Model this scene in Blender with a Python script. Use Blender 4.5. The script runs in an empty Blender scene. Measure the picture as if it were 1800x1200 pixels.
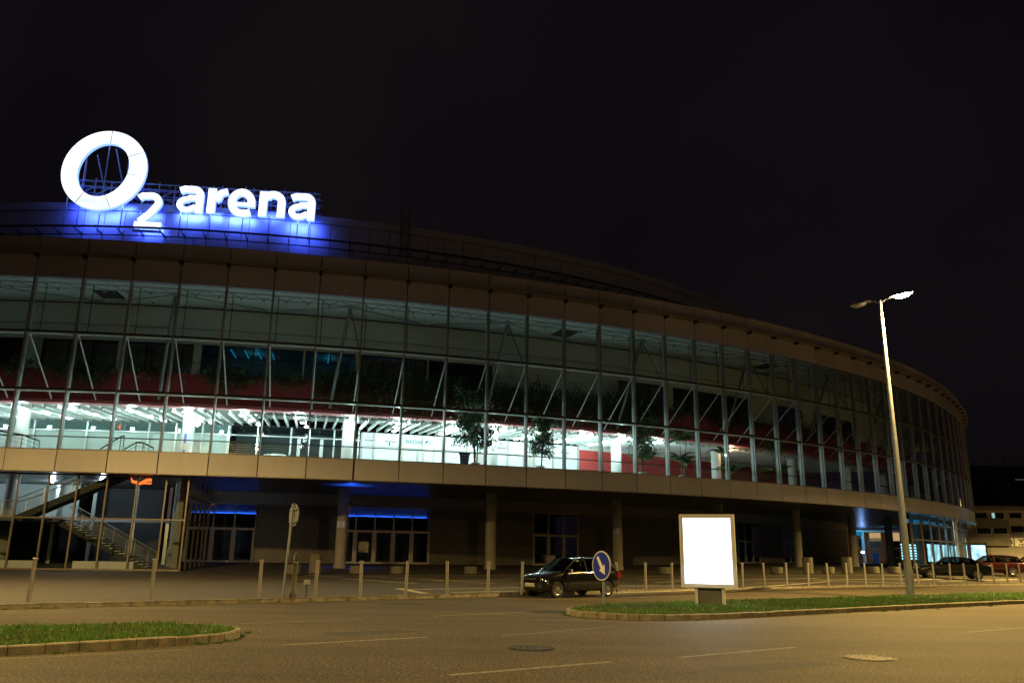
import bpy, bmesh, math, random
from math import sin, cos, pi, radians, atan2, sqrt, hypot
from mathutils import Vector, Matrix
random.seed(7)
sc = bpy.context.scene
col = sc.collection

# ------------------------------------------------------------------ camera, world, exposure
H = 1.55
PITCH, ROLL, FPX = 0.2537, 0.0144, 1433.5
cd = bpy.data.cameras.new('camera'); cam = bpy.data.objects.new('camera', cd); col.objects.link(cam)
cd.sensor_width = 36; cd.lens = 36 * FPX / 1800; cd.clip_start = .1; cd.clip_end = 2000
cam.matrix_world = Matrix.Translation((0, 0, H)) @ Matrix.Rotation(pi/2 + PITCH, 4, 'X') @ Matrix.Rotation(ROLL, 4, 'Z')
sc.camera = cam
sc.view_settings.view_transform = 'Standard'; sc.view_settings.look = 'None'
sc.view_settings.exposure = 0; sc.view_settings.gamma = 1; sc.view_settings.use_curve_mapping = False
cy = sc.cycles
cy.use_denoising = True
cy.max_bounces = 6; cy.diffuse_bounces = 3; cy.glossy_bounces = 3; cy.transmission_bounces = 4; cy.transparent_max_bounces = 10
cy.sample_clamp_indirect = 3; cy.sample_clamp_direct = 0; cy.caustics_reflective = False; cy.caustics_refractive = False
cy.use_light_tree = True
W = bpy.data.worlds.new("World"); sc.world = W; W.use_nodes = True
nt = W.node_tree; bg = nt.nodes['Background']
tc = nt.nodes.new('ShaderNodeTexCoord'); nz = nt.nodes.new('ShaderNodeTexNoise'); rp = nt.nodes.new('ShaderNodeValToRGB')
nz.inputs['Scale'].default_value = 2.2; nz.inputs['Detail'].default_value = 4
rp.color_ramp.elements[0].position = .35; rp.color_ramp.elements[0].color = (.0030, .0022, .0036, 1)
rp.color_ramp.elements[1].position = .75; rp.color_ramp.elements[1].color = (.0066, .0050, .0060, 1)
nt.links.new(tc.outputs['Generated'], nz.inputs['Vector']); nt.links.new(nz.outputs['Fac'], rp.inputs['Fac'])
nt.links.new(rp.outputs['Color'], bg.inputs['Color']); bg.inputs['Strength'].default_value = 1.0

# ------------------------------------------------------------------ geometry of the place
R = 115.0; CX, CY = -.3477 * R, 1.4269 * R; A0, DA = -1.3082, .0257
def P(k, r, z):
    a = A0 + DA * k
    return Vector((CX + r * cos(a), CY + r * sin(a), z))
def ray(x, y):
    u, v = x - 900, y - 600; cr, sr = cos(ROLL), sin(ROLL)
    a, b = u * cr + v * sr, -u * sr + v * cr
    c, s = cos(PITCH), sin(PITCH)
    return Vector((a, FPX * c + b * s, FPX * s - b * c)).normalized()
def gz(x, y, z=0.0):                       # point on the level z
    d = ray(x, y); return Vector((0, 0, H)) + d * ((z - H) / d.z)
def rad(x, y, r):                          # point on the cylinder of radius r round the arena
    d = ray(x, y); A = d.x**2 + d.y**2; B = -2 * (d.x * CX + d.y * CY); C = CX**2 + CY**2 - r * r
    D = max(B * B - 4 * A * C, 0); return Vector((0, 0, H)) + d * ((-B - sqrt(D)) / 2 / A)
def pk(p): return (atan2(p.y - CY, p.x - CX) - A0) / DA
def pr(p): return hypot(p.x - CX, p.y - CY)
KERB = [Vector(p) for p in ((-110, -38), (-50, -1.5), (-12.9, 21.5), (-7.76, 25.35), (-2.1, 30.0), (4.9, 36.0), (11, 41.0), (19, 46.9), (33.5, 56.0), (70, 78), (150, 122))]
def kerbdist(x, y):
    best = 1e9; p = Vector((x, y))
    for a, b in zip(KERB, KERB[1:]):
        t = max(0, min(1, (p - a).dot(b - a) / (b - a).length_squared)); best = min(best, (p - a - (b - a) * t).length)
    return best
def gh(x, y):                              # height of the plaza paving
    w = max(0, min(1, (x - 8) / 20))
    return .12 + .027 * max(0, 117 - max(hypot(x - CX, y - CY), 95)) + w * min(.35, .06 * kerbdist(x, y))
def gp(x, y):
    z = .12
    for _ in range(12):
        p = gz(x, y, z); z = .5 * z + .5 * min(gh(p.x, p.y), 1.1)
    return p

# ------------------------------------------------------------------ materials
def mat(name, c, rough=.6, metal=0, noise=0, scale=5, bump=0, emit=None, es=0, spec=.5, coat=0, detail=6):
    m = bpy.data.materials.new(name); m.use_nodes = True; n = m.node_tree; b = n.nodes['Principled BSDF']
    b.inputs['Base Color'].default_value = (*c, 1); b.inputs['Roughness'].default_value = rough
    b.inputs['Metallic'].default_value = metal; b.inputs['Specular IOR Level'].default_value = spec
    if coat: b.inputs['Coat Weight'].default_value = coat; b.inputs['Coat Roughness'].default_value = .04
    if emit: b.inputs['Emission Color'].default_value = (*emit, 1); b.inputs['Emission Strength'].default_value = es
    if noise or bump:
        t = n.nodes.new('ShaderNodeTexCoord'); z = n.nodes.new('ShaderNodeTexNoise'); z.inputs['Scale'].default_value = scale; z.inputs['Detail'].default_value = detail
        n.links.new(t.outputs['Object'], z.inputs['Vector'])
        if noise:
            r = n.nodes.new('ShaderNodeValToRGB'); lo = [max(0, v * (1 - noise)) for v in c]; hi = [min(1, v * (1 + noise)) for v in c]
            r.color_ramp.elements[0].position = .3; r.color_ramp.elements[1].position = .7
            r.color_ramp.elements[0].color = (*lo, 1); r.color_ramp.elements[1].color = (*hi, 1)
            n.links.new(z.outputs['Fac'], r.inputs['Fac']); n.links.new(r.outputs['Color'], b.inputs['Base Color'])
        if bump:
            q = n.nodes.new('ShaderNodeBump'); q.inputs['Strength'].default_value = bump; q.inputs['Distance'].default_value = .02
            n.links.new(z.outputs['Fac'], q.inputs['Height']); n.links.new(q.outputs['Normal'], b.inputs['Normal'])
    return m
def emi(name, c, s):
    m = bpy.data.materials.new(name); m.use_nodes = True; n = m.node_tree; n.nodes.clear()
    e = n.nodes.new('ShaderNodeEmission'); o = n.nodes.new('ShaderNodeOutputMaterial'); e.inputs[0].default_value = (*c, 1); e.inputs[1].default_value = s
    n.links.new(e.outputs[0], o.inputs[0]); return m
def glass(name, tint, k=1.8, rough=.0):
    m = bpy.data.materials.new(name); m.use_nodes = True; n = m.node_tree; n.nodes.clear(); L = n.links.new
    o = n.nodes.new('ShaderNodeOutputMaterial'); t = n.nodes.new('ShaderNodeBsdfTransparent'); g = n.nodes.new('ShaderNodeBsdfGlossy')
    x = n.nodes.new('ShaderNodeMixShader'); f = n.nodes.new('ShaderNodeFresnel'); q = n.nodes.new('ShaderNodeMath'); q.operation = 'MULTIPLY'; q.use_clamp = True
    t.inputs[0].default_value = (*tint, 1); g.inputs['Roughness'].default_value = rough; g.inputs[0].default_value = (.9, .95, 1, 1)
    f.inputs['IOR'].default_value = 1.5; q.inputs[1].default_value = k
    L(f.outputs[0], q.inputs[0]); L(q.outputs[0], x.inputs[0]); L(t.outputs[0], x.inputs[1]); L(g.outputs[0], x.inputs[2]); L(x.outputs[0], o.inputs[0]); return m

M = {}
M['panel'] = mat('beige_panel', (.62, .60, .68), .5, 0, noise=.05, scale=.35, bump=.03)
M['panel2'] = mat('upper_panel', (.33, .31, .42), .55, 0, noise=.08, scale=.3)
M['drum'] = mat('drum_panel', (.74, .70, .76), .5, .1, noise=.05, scale=.5)
M['dark'] = mat('dark_gap', (.012, .011, .011), .7)
M['mull'] = mat('mullion_bronze', (.24, .21, .20), .45, .3)
M['alu'] = mat('aluminium', (.62, .64, .64), .35, .6)
M['whitem'] = mat('white_metal', (.75, .77, .77), .4, .1)
M['greym'] = mat('grey_metal', (.22, .23, .23), .45, .5)
M['trussm'] = mat('truss_paint', (.42, .45, .46), .5, .1)
M['railm'] = mat('dark_rail', (.05, .06, .065), .4, .5)
M['roofm'] = mat('roof_metal', (.10, .10, .105), .5, .5)
M['white'] = mat('white_plaster', (.78, .80, .78), .7, noise=.03, scale=1)
M['ceil'] = mat('ceiling_grey', (.76, .86, .86), .8, noise=.05, scale=.6)
M['hallwall'] = mat('hall_wall', (.68, .80, .82), .8, noise=.05, scale=.6)
M['red'] = mat('red_parapet', (.30, .035, .045), .55, noise=.15, scale=.8)
M['redlip'] = mat('red_lip', (.50, .13, .15), .5)
M['redwall'] = mat('red_wall', (.42, .045, .04), .6, noise=.08, scale=1)
M['floorw'] = mat('light_floor', (.78, .79, .76), .25, noise=.05, scale=1)
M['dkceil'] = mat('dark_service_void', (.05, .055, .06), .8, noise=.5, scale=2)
M['glass'] = glass('facade_glass', (.84, .91, .89))
M['glassd'] = glass('shop_glass', (.80, .88, .88), 1.5)
M['glasslow'] = glass('matt_glass', (.75, .82, .82), .35)
M['conc'] = mat('concrete', (.12, .115, .10), .8, noise=.2, scale=6, bump=.3)
M['column'] = mat('column_concrete', (.30, .28, .24), .7, noise=.1, scale=2, bump=.1)
M['stone'] = None
M['steel'] = mat('bollard_steel', (.27, .26, .25), .5, .3, noise=.15, scale=14)
M['galv'] = mat('galvanised_steel', (.24, .26, .32), .5, .15, noise=.12, scale=5)
M['black'] = mat('black_plastic', (.015, .015, .016), .5)
M['tyre'] = mat('tyre', (.018, .018, .018), .85)
M['rim'] = mat('wheel_rim', (.30, .30, .31), .35, .7)
M['bark'] = mat('bark', (.10, .07, .045), .9, noise=.3, scale=12)
M['leaf'] = mat('leaf', (.06, .115, .04), .55, noise=.5, scale=2)
M['leaf2'] = mat('leaf_pale', (.09, .13, .035), .55, noise=.4, scale=2)
M['grass'] = mat('grass', (.075, .20, .03), .7, noise=.45, scale=3)
M['soil'] = mat('soil', (.035, .045, .015), .95, noise=.4, scale=6)
M['pot'] = mat('pot', (.30, .30, .28), .6)
M['paint'] = mat('road_paint', (.19, .18, .145), .8, noise=.45, scale=9, detail=8)
M['paintp'] = mat('parking_paint', (.30, .28, .23), .8, noise=.5, scale=6, detail=8)
M['paint2'] = mat('worn_paint', (.13, .12, .10), .85, noise=.45, scale=12, detail=8)
M['iron'] = mat('cast_iron', (.045, .042, .036), .6, .1, noise=.3, scale=20, bump=.4)
M['iron2'] = mat('cast_iron_ridge', (.15, .14, .115), .6, .1, noise=.3, scale=20)
M['blue'] = mat('sign_blue', (.01, .03, .42), .35)
M['signw'] = mat('sign_white', (.80, .78, .72), .4)
M['lampoff'] = mat('lamp_bowl_clear', (.55, .53, .50), .15, 0, spec=.6)
M['lampon'] = emi('lamp_bowl_lit', (1, .70, .30), 950)
M['down'] = emi('downlight', (.80, 1, .97), 26)
M['warm'] = emi('warm_lamp', (1, .62, .25), 30)
M['letter'] = emi('letter_face', (.80, .92, 1), 1.6)
M['letterside'] = emi('letter_side', (.20, .36, 1), 2.0)
M['letterback'] = emi('letter_back', (.02, .06, 1), 1.3)
M['poster'] = emi('backlit_poster', (.80, .90, 1), 2.6)
M['litwin2'] = emi('dim_lit_window', (.7, .8, .9), .10)
M['stringer'] = mat('stair_stringer', (.05, .05, .05), .5, .2)
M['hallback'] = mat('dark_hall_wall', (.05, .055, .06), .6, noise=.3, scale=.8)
M['ledblue'] = emi('blue_led_strip', (.02, .12, 1), 26)
M['cyan'] = emi('cyan_screen', (.35, .85, 1), 2.2)
M['bluedim'] = emi('blue_window', (.01, .07, .9), .35)
M['cyandim'] = emi('cyan_panel', (.02, .30, .62), .5)
M['orangeglow'] = emi('orange_glow', (1, .13, .02), 2.5)
M['shop'] = mat('shop_blind', (.80, .86, .88), .7, noise=.03, scale=1)
M['ink'] = mat('grey_print', (.10, .13, .18), .7)
M['redink'] = mat('red_print', (.45, .08, .06), .7)
M['frame'] = mat('door_frame', (.46, .42, .40), .45, .3)
M['pale'] = mat('pale_render', (.36, .32, .28), .9, noise=.12, scale=.8)
M['dkrender'] = mat('dark_render', (.15, .14, .12), .9, noise=.3, scale=.5)
M['finm'] = mat('fin_paint', (.36, .40, .41), .5, .1)
M['orange'] = mat('orange_print', (.55, .14, .05), .6)
M['greyprint'] = mat('grey_lettering', (.30, .36, .40), .7)
M['cyanposter'] = emi('cyan_poster', (.45, .88, 1), 1.7)
M['winbk'] = mat('dark_window', (.015, .016, .02), .08, spec=.8)

def vary(m, lo, hi):                    # every panel its own tone, with faint vertical dirt runs
    n = m.node_tree; b = n.nodes['Principled BSDF']; L = n.links.new; src = b.inputs['Base Color'].links[0].from_socket
    oi = n.nodes.new('ShaderNodeObjectInfo'); mr = n.nodes.new('ShaderNodeMapRange'); mr.inputs['To Min'].default_value = lo; mr.inputs['To Max'].default_value = hi; L(oi.outputs['Random'], mr.inputs['Value'])
    t = n.nodes.new('ShaderNodeTexCoord'); mp = n.nodes.new('ShaderNodeMapping'); mp.inputs['Scale'].default_value = (1.2, 1.2, .15); L(t.outputs['Object'], mp.inputs[0])
    z = n.nodes.new('ShaderNodeTexNoise'); z.inputs['Scale'].default_value = 1.5; z.inputs['Detail'].default_value = 5; L(mp.outputs[0], z.inputs[0])
    r = n.nodes.new('ShaderNodeMapRange'); r.inputs['From Min'].default_value = .3; r.inputs['From Max'].default_value = .6; r.inputs['To Min'].default_value = .94; r.inputs['To Max'].default_value = 1.0; L(z.outputs[0], r.inputs['Value'])
    q = n.nodes.new('ShaderNodeMath'); q.operation = 'MULTIPLY'; L(mr.outputs[0], q.inputs[0]); L(r.outputs[0], q.inputs[1])
    x = n.nodes.new('ShaderNodeMix'); x.data_type = 'RGBA'; x.blend_type = 'MULTIPLY'; x.inputs[0].default_value = 1; L(src, x.inputs[6]); L(q.outputs[0], x.inputs[7]); L(x.outputs[2], b.inputs['Base Color'])
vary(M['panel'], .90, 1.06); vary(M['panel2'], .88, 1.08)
def glowvar(m, sc_, lo, hi):            # uneven backlighting of a lit face
    n = m.node_tree; e = n.nodes['Emission']; t = n.nodes.new('ShaderNodeTexCoord'); z = n.nodes.new('ShaderNodeTexNoise'); z.inputs['Scale'].default_value = sc_; z.inputs['Detail'].default_value = 2
    n.links.new(t.outputs['Object'], z.inputs[0]); r = n.nodes.new('ShaderNodeMapRange'); r.inputs['From Min'].default_value = .3; r.inputs['From Max'].default_value = .7; r.inputs['To Min'].default_value = lo; r.inputs['To Max'].default_value = hi
    n.links.new(z.outputs[0], r.inputs['Value']); n.links.new(r.outputs[0], e.inputs[1])
glowvar(M['letter'], .45, 1.05, 2.2)
glowvar(M['cyanposter'], .9, .5, 2.4); glowvar(M['cyan'], 1.5, .8, 3.0)
# asphalt, paving, stone: procedural
def asphalt():
    m = mat('asphalt', (.105, .095, .08), .78, spec=.28); n = m.node_tree; b = n.nodes['Principled BSDF']; L = n.links.new
    t = n.nodes.new('ShaderNodeTexCoord')
    def noise(s, d=8, r=.6):
        z = n.nodes.new('ShaderNodeTexNoise'); z.inputs['Scale'].default_value = s; z.inputs['Detail'].default_value = d; z.inputs['Roughness'].default_value = r
        L(t.outputs['Object'], z.inputs['Vector']); return z
    def ramp(z, p0, c0, p1, c1):
        r = n.nodes.new('ShaderNodeValToRGB'); e = r.color_ramp.elements; e[0].position = p0; e[0].color = (*c0, 1); e[1].position = p1; e[1].color = (*c1, 1)
        L(z.outputs[0], r.inputs[0]); return r
    def mul(a, bb):
        x = n.nodes.new('ShaderNodeMix'); x.data_type = 'RGBA'; x.blend_type = 'MULTIPLY'; x.inputs[0].default_value = 1
        L(a, x.inputs[6]); L(bb, x.inputs[7]); return x.outputs[2]
    v = n.nodes.new('ShaderNodeTexVoronoi'); v.inputs['Scale'].default_value = 38; L(t.outputs['Object'], v.inputs['Vector'])
    fine = ramp(noise(24, 3), .38, (.015, .0135, .010), .64, (.155, .133, .094))
    grit = n.nodes.new('ShaderNodeValToRGB'); grit.color_ramp.elements[0].color = (.38, .38, .38, 1); grit.color_ramp.elements[1].color = (1.6, 1.55, 1.45, 1)
    L(v.outputs['Color'], grit.inputs[0])
    big = ramp(noise(.16, 4), .3, (.78, .78, .80), .72, (1.15, 1.12, 1.05))
    mid = ramp(noise(1.1, 6, .7), .3, (.88, .88, .88), .7, (1.08, 1.08, 1.08))
    mp = n.nodes.new('ShaderNodeMapping'); mp.inputs['Rotation'].default_value = (0, 0, -.66); mp.inputs['Scale'].default_value = (.09, 1, 1); L(t.outputs['Object'], mp.inputs[0])
    tz = n.nodes.new('ShaderNodeTexNoise'); tz.inputs['Scale'].default_value = .7; tz.inputs['Detail'].default_value = 5; L(mp.outputs[0], tz.inputs['Vector'])
    track = ramp(tz, .36, (.72, .72, .74), .62, (1.10, 1.08, 1.02))
    st = noise(.55, 5, .75); stain = ramp(st, .27, (.45, .44, .42), .36, (1, 1, 1))
    L(mul(mul(mul(mul(mul(fine.outputs[0], grit.outputs[0]), big.outputs[0]), mid.outputs[0]), track.outputs[0]), stain.outputs[0]), b.inputs['Base Color'])
    q = n.nodes.new('ShaderNodeBump'); q.inputs['Strength'].default_value = .55; q.inputs['Distance'].default_value = .012
    L(v.outputs['Distance'], q.inputs['Height']); L(q.outputs[0], b.inputs['Normal'])
    return m
def brickmat(name, c1, c2, mortar, sx, sy, msize=.02, rot=0, uv='Object', rough=.8, bump=.3, nz_=.3):
    m = mat(name, c1, rough); n = m.node_tree; b = n.nodes['Principled BSDF']; L = n.links.new
    t = n.nodes.new('ShaderNodeTexCoord'); mp = n.nodes.new('ShaderNodeMapping'); k = n.nodes.new('ShaderNodeTexBrick')
    mp.inputs['Rotation'].default_value = (0, 0, rot)
    L(t.outputs[uv], mp.inputs[0]); L(mp.outputs[0], k.inputs['Vector'])
    k.inputs['Color1'].default_value = (*c1, 1); k.inputs['Color2'].default_value = (*c2, 1); k.inputs['Mortar'].default_value = (*mortar, 1)
    k.inputs['Scale'].default_value = 1; k.inputs['Brick Width'].default_value = sx; k.inputs['Row Height'].default_value = sy; k.inputs['Mortar Size'].default_value = msize
    z = n.nodes.new('ShaderNodeTexNoise'); z.inputs['Scale'].default_value = .9; z.inputs['Detail'].default_value = 6; L(t.outputs[uv], z.inputs[0])
    r = n.nodes.new('ShaderNodeValToRGB'); r.color_ramp.elements[0].color = (1 - nz_,) * 3 + (1,); r.color_ramp.elements[1].color = (1 + nz_,) * 3 + (1,); L(z.outputs[0], r.inputs[0])
    x = n.nodes.new('ShaderNodeMix'); x.data_type = 'RGBA'; x.blend_type = 'MULTIPLY'; x.inputs[0].default_value = 1
    L(k.outputs[0], x.inputs[6]); L(r.outputs[0], x.inputs[7]); L(x.outputs[2], b.inputs['Base Color'])
    q = n.nodes.new('ShaderNodeBump'); q.inputs['Strength'].default_value = bump; q.inputs['Distance'].default_value = .01; q.invert = True
    L(k.outputs['Fac'], q.inputs['Height']); L(q.outputs[0], b.inputs['Normal'])
    return m
M['asphalt'] = asphalt()
M['frieze'] = brickmat('frieze_panel', (.26, .25, .25), (.29, .28, .28), (.03, .03, .03), 1.573, 9.0, .012, uv='UV', rough=.5, bump=.1, nz_=.1)
M['paving'] = brickmat('block_paving', (.040, .034, .024), (.062, .053, .037), (.012, .010, .008), .24, .24, .02, rot=.62)
M['kerb'] = mat('kerb_stone', (.23, .21, .155), .85, noise=.42, scale=5, bump=.4)

# ------------------------------------------------------------------ mesh helpers
def link_mesh(name, verts, faces, m, parent=None, smooth=False, mats=None, mi=None, origin=None):
    o0 = Vector(origin) if origin is not None else (Vector(parent['o']) if parent is not None and 'o' in parent.keys() else Vector((0, 0, 0)))
    me = bpy.data.meshes.new(name); me.from_pydata([(v[0] - o0.x, v[1] - o0.y, v[2] - o0.z) for v in verts], [], faces)
    for a in (mats or [m]): me.materials.append(a)
    if mi: me.polygons.foreach_set('material_index', mi)
    if smooth: me.polygons.foreach_set('use_smooth', [True] * len(me.polygons))
    me.update()
    if smooth: me.set_sharp_from_angle(angle=radians(42))
    o = bpy.data.objects.new(name, me); col.objects.link(o)
    if parent is not None:
        o.parent = parent
        if 'o' in parent.keys(): o['o'] = tuple(o0)
    else:
        o.location = o0
    return o
class MB:
    def __init__(s): s.v, s.f = [], []
    def add(s, vs, fs):
        n = len(s.v); s.v += [tuple(v) for v in vs]; s.f += [tuple(i + n for i in f) for f in fs]; return s
    def hexa(s, b, t):           # bottom quad, top quad
        return s.add(list(b) + list(t), [(3, 2, 1, 0), (4, 5, 6, 7), (0, 1, 5, 4), (1, 2, 6, 5), (2, 3, 7, 6), (3, 0, 4, 7)])
    def box(s, c, d, rz=0):
        x, y, z = d[0]/2, d[1]/2, d[2]/2; ca, sa = cos(rz), sin(rz)
        f = lambda a, b, e: (c[0] + a * ca - b * sa, c[1] + a * sa + b * ca, c[2] + e)
        return s.hexa([f(-x, -y, -z), f(x, -y, -z), f(x, y, -z), f(-x, y, -z)], [f(-x, -y, z), f(x, -y, z), f(x, y, z), f(-x, y, z)])
    def ring(s, k0, k1, r0, r1, z0, z1, n=None):   # curved box round the arena's centre
        n = n or max(1, int(round((k1 - k0) / 1.0)))
        vs, fs = [], []
        for i in range(n + 1):
            k = k0 + (k1 - k0) * i / n
            vs += [P(k, r0, z0), P(k, r1, z0), P(k, r1, z1), P(k, r0, z1)]
        for i in range(n):
            a, b = 4 * i, 4 * i + 4
            for j in range(4): fs.append((a + j, b + j, b + (j + 1) % 4, a + (j + 1) % 4))
        fs += [(0, 3, 2, 1), (4 * n, 4 * n + 1, 4 * n + 2, 4 * n + 3)]
        fs = [tuple(reversed(f)) for f in fs]
        return s.add(vs, fs)
    def quad(s, a, b, c, d): return s.add([a, b, c, d], [(0, 1, 2, 3)])
    def tube(s, p0, p1, r0, r1=None, n=8, cap=True):
        p0, p1 = Vector(p0), Vector(p1); r1 = r0 if r1 is None else r1; d = (p1 - p0).normalized()
        u = d.orthogonal().normalized(); w = d.cross(u); vs = []
        for p, r in ((p0, r0), (p1, r1)):
            for i in range(n): a = 2 * pi * i / n; vs.append(p + (u * cos(a) + w * sin(a)) * r)
        fs = [(i, (i + 1) % n, n + (i + 1) % n, n + i) for i in range(n)]
        if cap: fs += [tuple(range(n - 1, -1, -1)), tuple(range(n, 2 * n))]
        return s.add(vs, fs)
    def path(s, pts, rs, n=8):
        for i in range(len(pts) - 1): s.tube(pts[i], pts[i + 1], rs[i] if isinstance(rs, (list, tuple)) else rs, rs[i + 1] if isinstance(rs, (list, tuple)) else rs, n)
        return s
    def lathe(s, prof, c=(0, 0, 0), n=20):
        vs, fs = [], []
        for r, z in prof:
            for i in range(n): a = 2 * pi * i / n; vs.append((c[0] + r * cos(a), c[1] + r * sin(a), c[2] + z))
        for j in range(len(prof) - 1):
            for i in range(n): fs.append((j * n + i, j * n + (i + 1) % n, (j + 1) * n + (i + 1) % n, (j + 1) * n + i))
        fs += [tuple(range(n - 1, -1, -1)), tuple((len(prof) - 1) * n + i for i in range(n))]
        return s.add(vs, fs)
    def prism(s, poly, d):       # 3-D polygon pushed along d
        n = len(poly); d = Vector(d); vs = [Vector(p) for p in poly] + [Vector(p) + d for p in poly]
        return s.add(vs, [tuple(range(n)), tuple(range(2 * n - 1, n - 1, -1))] + [(i, n + i, n + (i + 1) % n, (i + 1) % n) for i in range(n)])
    def build(s, name, m, parent=None, smooth=False, **k): return link_mesh(name, s.v, s.f, m, parent, smooth, **k)
def tag(o, label=None, cat=None, group=None, kind=None):
    for a, b in (('label', label), ('category', cat), ('group', group), ('kind', kind)):
        if b: o[a] = b
    return o
def thing(name, loc=(0, 0, 0), label=None, cat=None, group=None):
    o = bpy.data.objects.new(name, None); col.objects.link(o); o.location = loc; o.empty_display_size = .3; o['o'] = tuple(loc)
    return tag(o, label, cat, group)
def copy_tree(o, parent=None, loc=None, rz=None, label=None):
    c = o.copy(); col.objects.link(c)
    if parent is not None: c.parent = parent
    if loc is not None: c.location = loc
    if rz is not None: c.rotation_euler = (0, 0, rz)
    if label: c['label'] = label
    for ch in list(o.children): copy_tree(ch, c)
    return c
def struct(o): o['kind'] = 'structure'; return o
ORD = ['first', 'second', 'third', 'fourth', 'fifth', 'sixth', 'seventh', 'eighth', 'ninth', 'tenth', 'eleventh', 'twelfth', 'thirteenth', 'fourteenth', 'fifteenth', 'sixteenth', 'seventeenth', 'eighteenth', 'nineteenth', 'twentieth',
       'twenty-first', 'twenty-second', 'twenty-third', 'twenty-fourth', 'twenty-fifth', 'twenty-sixth', 'twenty-seventh', 'twenty-eighth', 'twenty-ninth', 'thirtieth', 'thirty-first', 'thirty-second', 'thirty-third', 'thirty-fourth']
def glyph(txt, bold=.02):
    cu = bpy.data.curves.new('t', 'FONT'); cu.body = txt; cu.offset = bold; cu.size = 1; cu.resolution_u = 6
    o = bpy.data.objects.new('t', cu); col.objects.link(o); bpy.context.view_layer.update()
    me = bpy.data.meshes.new_from_object(o.evaluated_get(bpy.context.evaluated_depsgraph_get()))
    vs = [tuple(v.co) for v in me.vertices]; fs = [tuple(p.vertices) for p in me.polygons]
    bpy.data.objects.remove(o); bpy.data.curves.remove(cu); bpy.data.meshes.remove(me)
    xs = [v[0] for v in vs]; ys = [v[1] for v in vs]; x0, x1, y0, y1 = min(xs), max(xs), min(ys), max(ys)
    return [((v[0] - x0) / (x1 - x0), (v[1] - y0) / (y1 - y0)) for v in vs], fs
def border(fs):
    from collections import Counter
    c = Counter()
    for f in fs:
        for i in range(len(f)): c[tuple(sorted((f[i], f[(i + 1) % len(f)])))] += 1
    out = []
    for f in fs:
        for i in range(len(f)):
            a, b = f[i], f[(i + 1) % len(f)]
            if c[tuple(sorted((a, b)))] == 1: out.append((a, b))
    return out
def flat_text(name, txt, o, u, v, w, h, m, parent, bold=.02):   # writing laid on a surface: origin o, width vector u, up vector v
    vs, fs = glyph(txt, bold); o = Vector(o)
    return link_mesh(name, [o + u * (a * w) + v * (b * h) for a, b in vs], fs, m, parent)
def light(name, loc, W_, c, kind='POINT', rad_=.1, size=None, dirv=None, blend=.6, parent=None):
    l = bpy.data.lights.new(name, kind); l.energy = W_; l.color = c; l.shadow_soft_size = rad_
    if kind == 'SPOT': l.spot_size = size; l.spot_blend = blend
    o = bpy.data.objects.new(name, l); col.objects.link(o); o.location = loc
    if dirv is not None: o.rotation_euler = Vector(dirv).to_track_quat('-Z', 'Y').to_euler()
    if parent is not None: o.parent = parent
    return o

# ------------------------------------------------------------------ street lamps (the lit median lamp and its neighbours along the same road)
SOD = (1.0, .65, .19)
def street_lamp():
    t = thing('street_lamp', (0, 0, 0)); b = MB()
    b.lathe([(.165, 0), (.155, .8), (.15, 1.2)], n=14); b.lathe([(.149, 1.2), (.10, 7), (.065, 12.3), (.06, 12.45)], n=14); b.build('pole', M['galv'], t, True)
    MB().box((0, -.165, .75), (.11, .02, .35)).build('service_door', M['galv'], t)
    for s in (1, -1):
        MB().path([(0, 0, 12.35), (0, -.25 * s, 12.46), (0, -.62 * s, 12.5)], .03).build('arm', M['galv'], t)
        pts = [(-.62, .05, .04), (-.5, .09, .09), (-.1, .16, .11), (.25, .14, .09), (.42, .05, .04)]
        vs, fs = [], []
        for y, w, h in pts:
            for i in range(10): a = pi * i / 9; vs.append((w * cos(a), (-.95 + y * -1) * s if False else -(1.0 + y) * s, 12.5 + h * sin(a)))
        for j in range(len(pts) - 1):
            for i in range(9): fs.append((j * 10 + i, j * 10 + i + 1, j * 10 + 11 + i, j * 10 + 10 + i))
        hd = link_mesh('lamp_head', vs, fs, M['galv'], t, True)
        vs = []; fs = []
        for y, w, h in [(-.42, .03, .02), (-.3, .10, .10), (-.05, .145, .15), (.2, .125, .12), (.38, .03, .02)]:
            for i in range(10): a = pi * i / 9; vs.append((w * cos(a), -(1.0 + y) * s, 12.5 - h * sin(a)))
        for j in range(4):
            for i in range(9): fs.append((j * 10 + i, j * 10 + i + 1, j * 10 + 11 + i, j * 10 + 10 + i))
        bw = link_mesh('lamp_bowl', vs, fs, M['lampon'] if s > 0 else M['lampoff'], t, True)
    l = light('lamp_light', (0, -1.0, 12.28), 24000, SOD, 'SPOT', .25, radians(168), (0, -.12, -1), .35, t)
    return t
LROT = atan2(19.4, 22.0) - .03
lamp0 = street_lamp(); lamp0.location = (16.27, 34.44, .13); lamp0.rotation_euler = (0, 0, LROT)
tag(lamp0, 'tall twin-headed steel street lamp with its right lamp lit, on the grass median', 'street lamp')
tag(copy_tree(lamp0, loc=(-12.5, 9.8, .1), rz=LROT), 'tall twin-headed street lamp further back along the left median', 'street lamp')
tag(copy_tree(lamp0, loc=(44, 56.5, .13), rz=LROT), 'tall twin-headed street lamp farther along the median to the right', 'street lamp')
tag(copy_tree(lamp0, loc=(-19.6, 26.6, .13), rz=LROT + pi), 'twin-headed street lamp beyond the left end of the plaza kerb', 'street lamp')
tag(copy_tree(lamp0, loc=(68.3, 78.4, .13), rz=LROT), 'twin-headed street lamp third along the median to the right', 'street lamp')
tag(copy_tree(lamp0, loc=(13, -3, .1), rz=LROT + pi), 'twin-headed street lamp on the near side of the road', 'street lamp')
tag(copy_tree(lamp0, loc=(100.2, 141, .1), rz=LROT), 'twin-headed street lamp in front of the pale far building, off to the right', 'street lamp')
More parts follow.
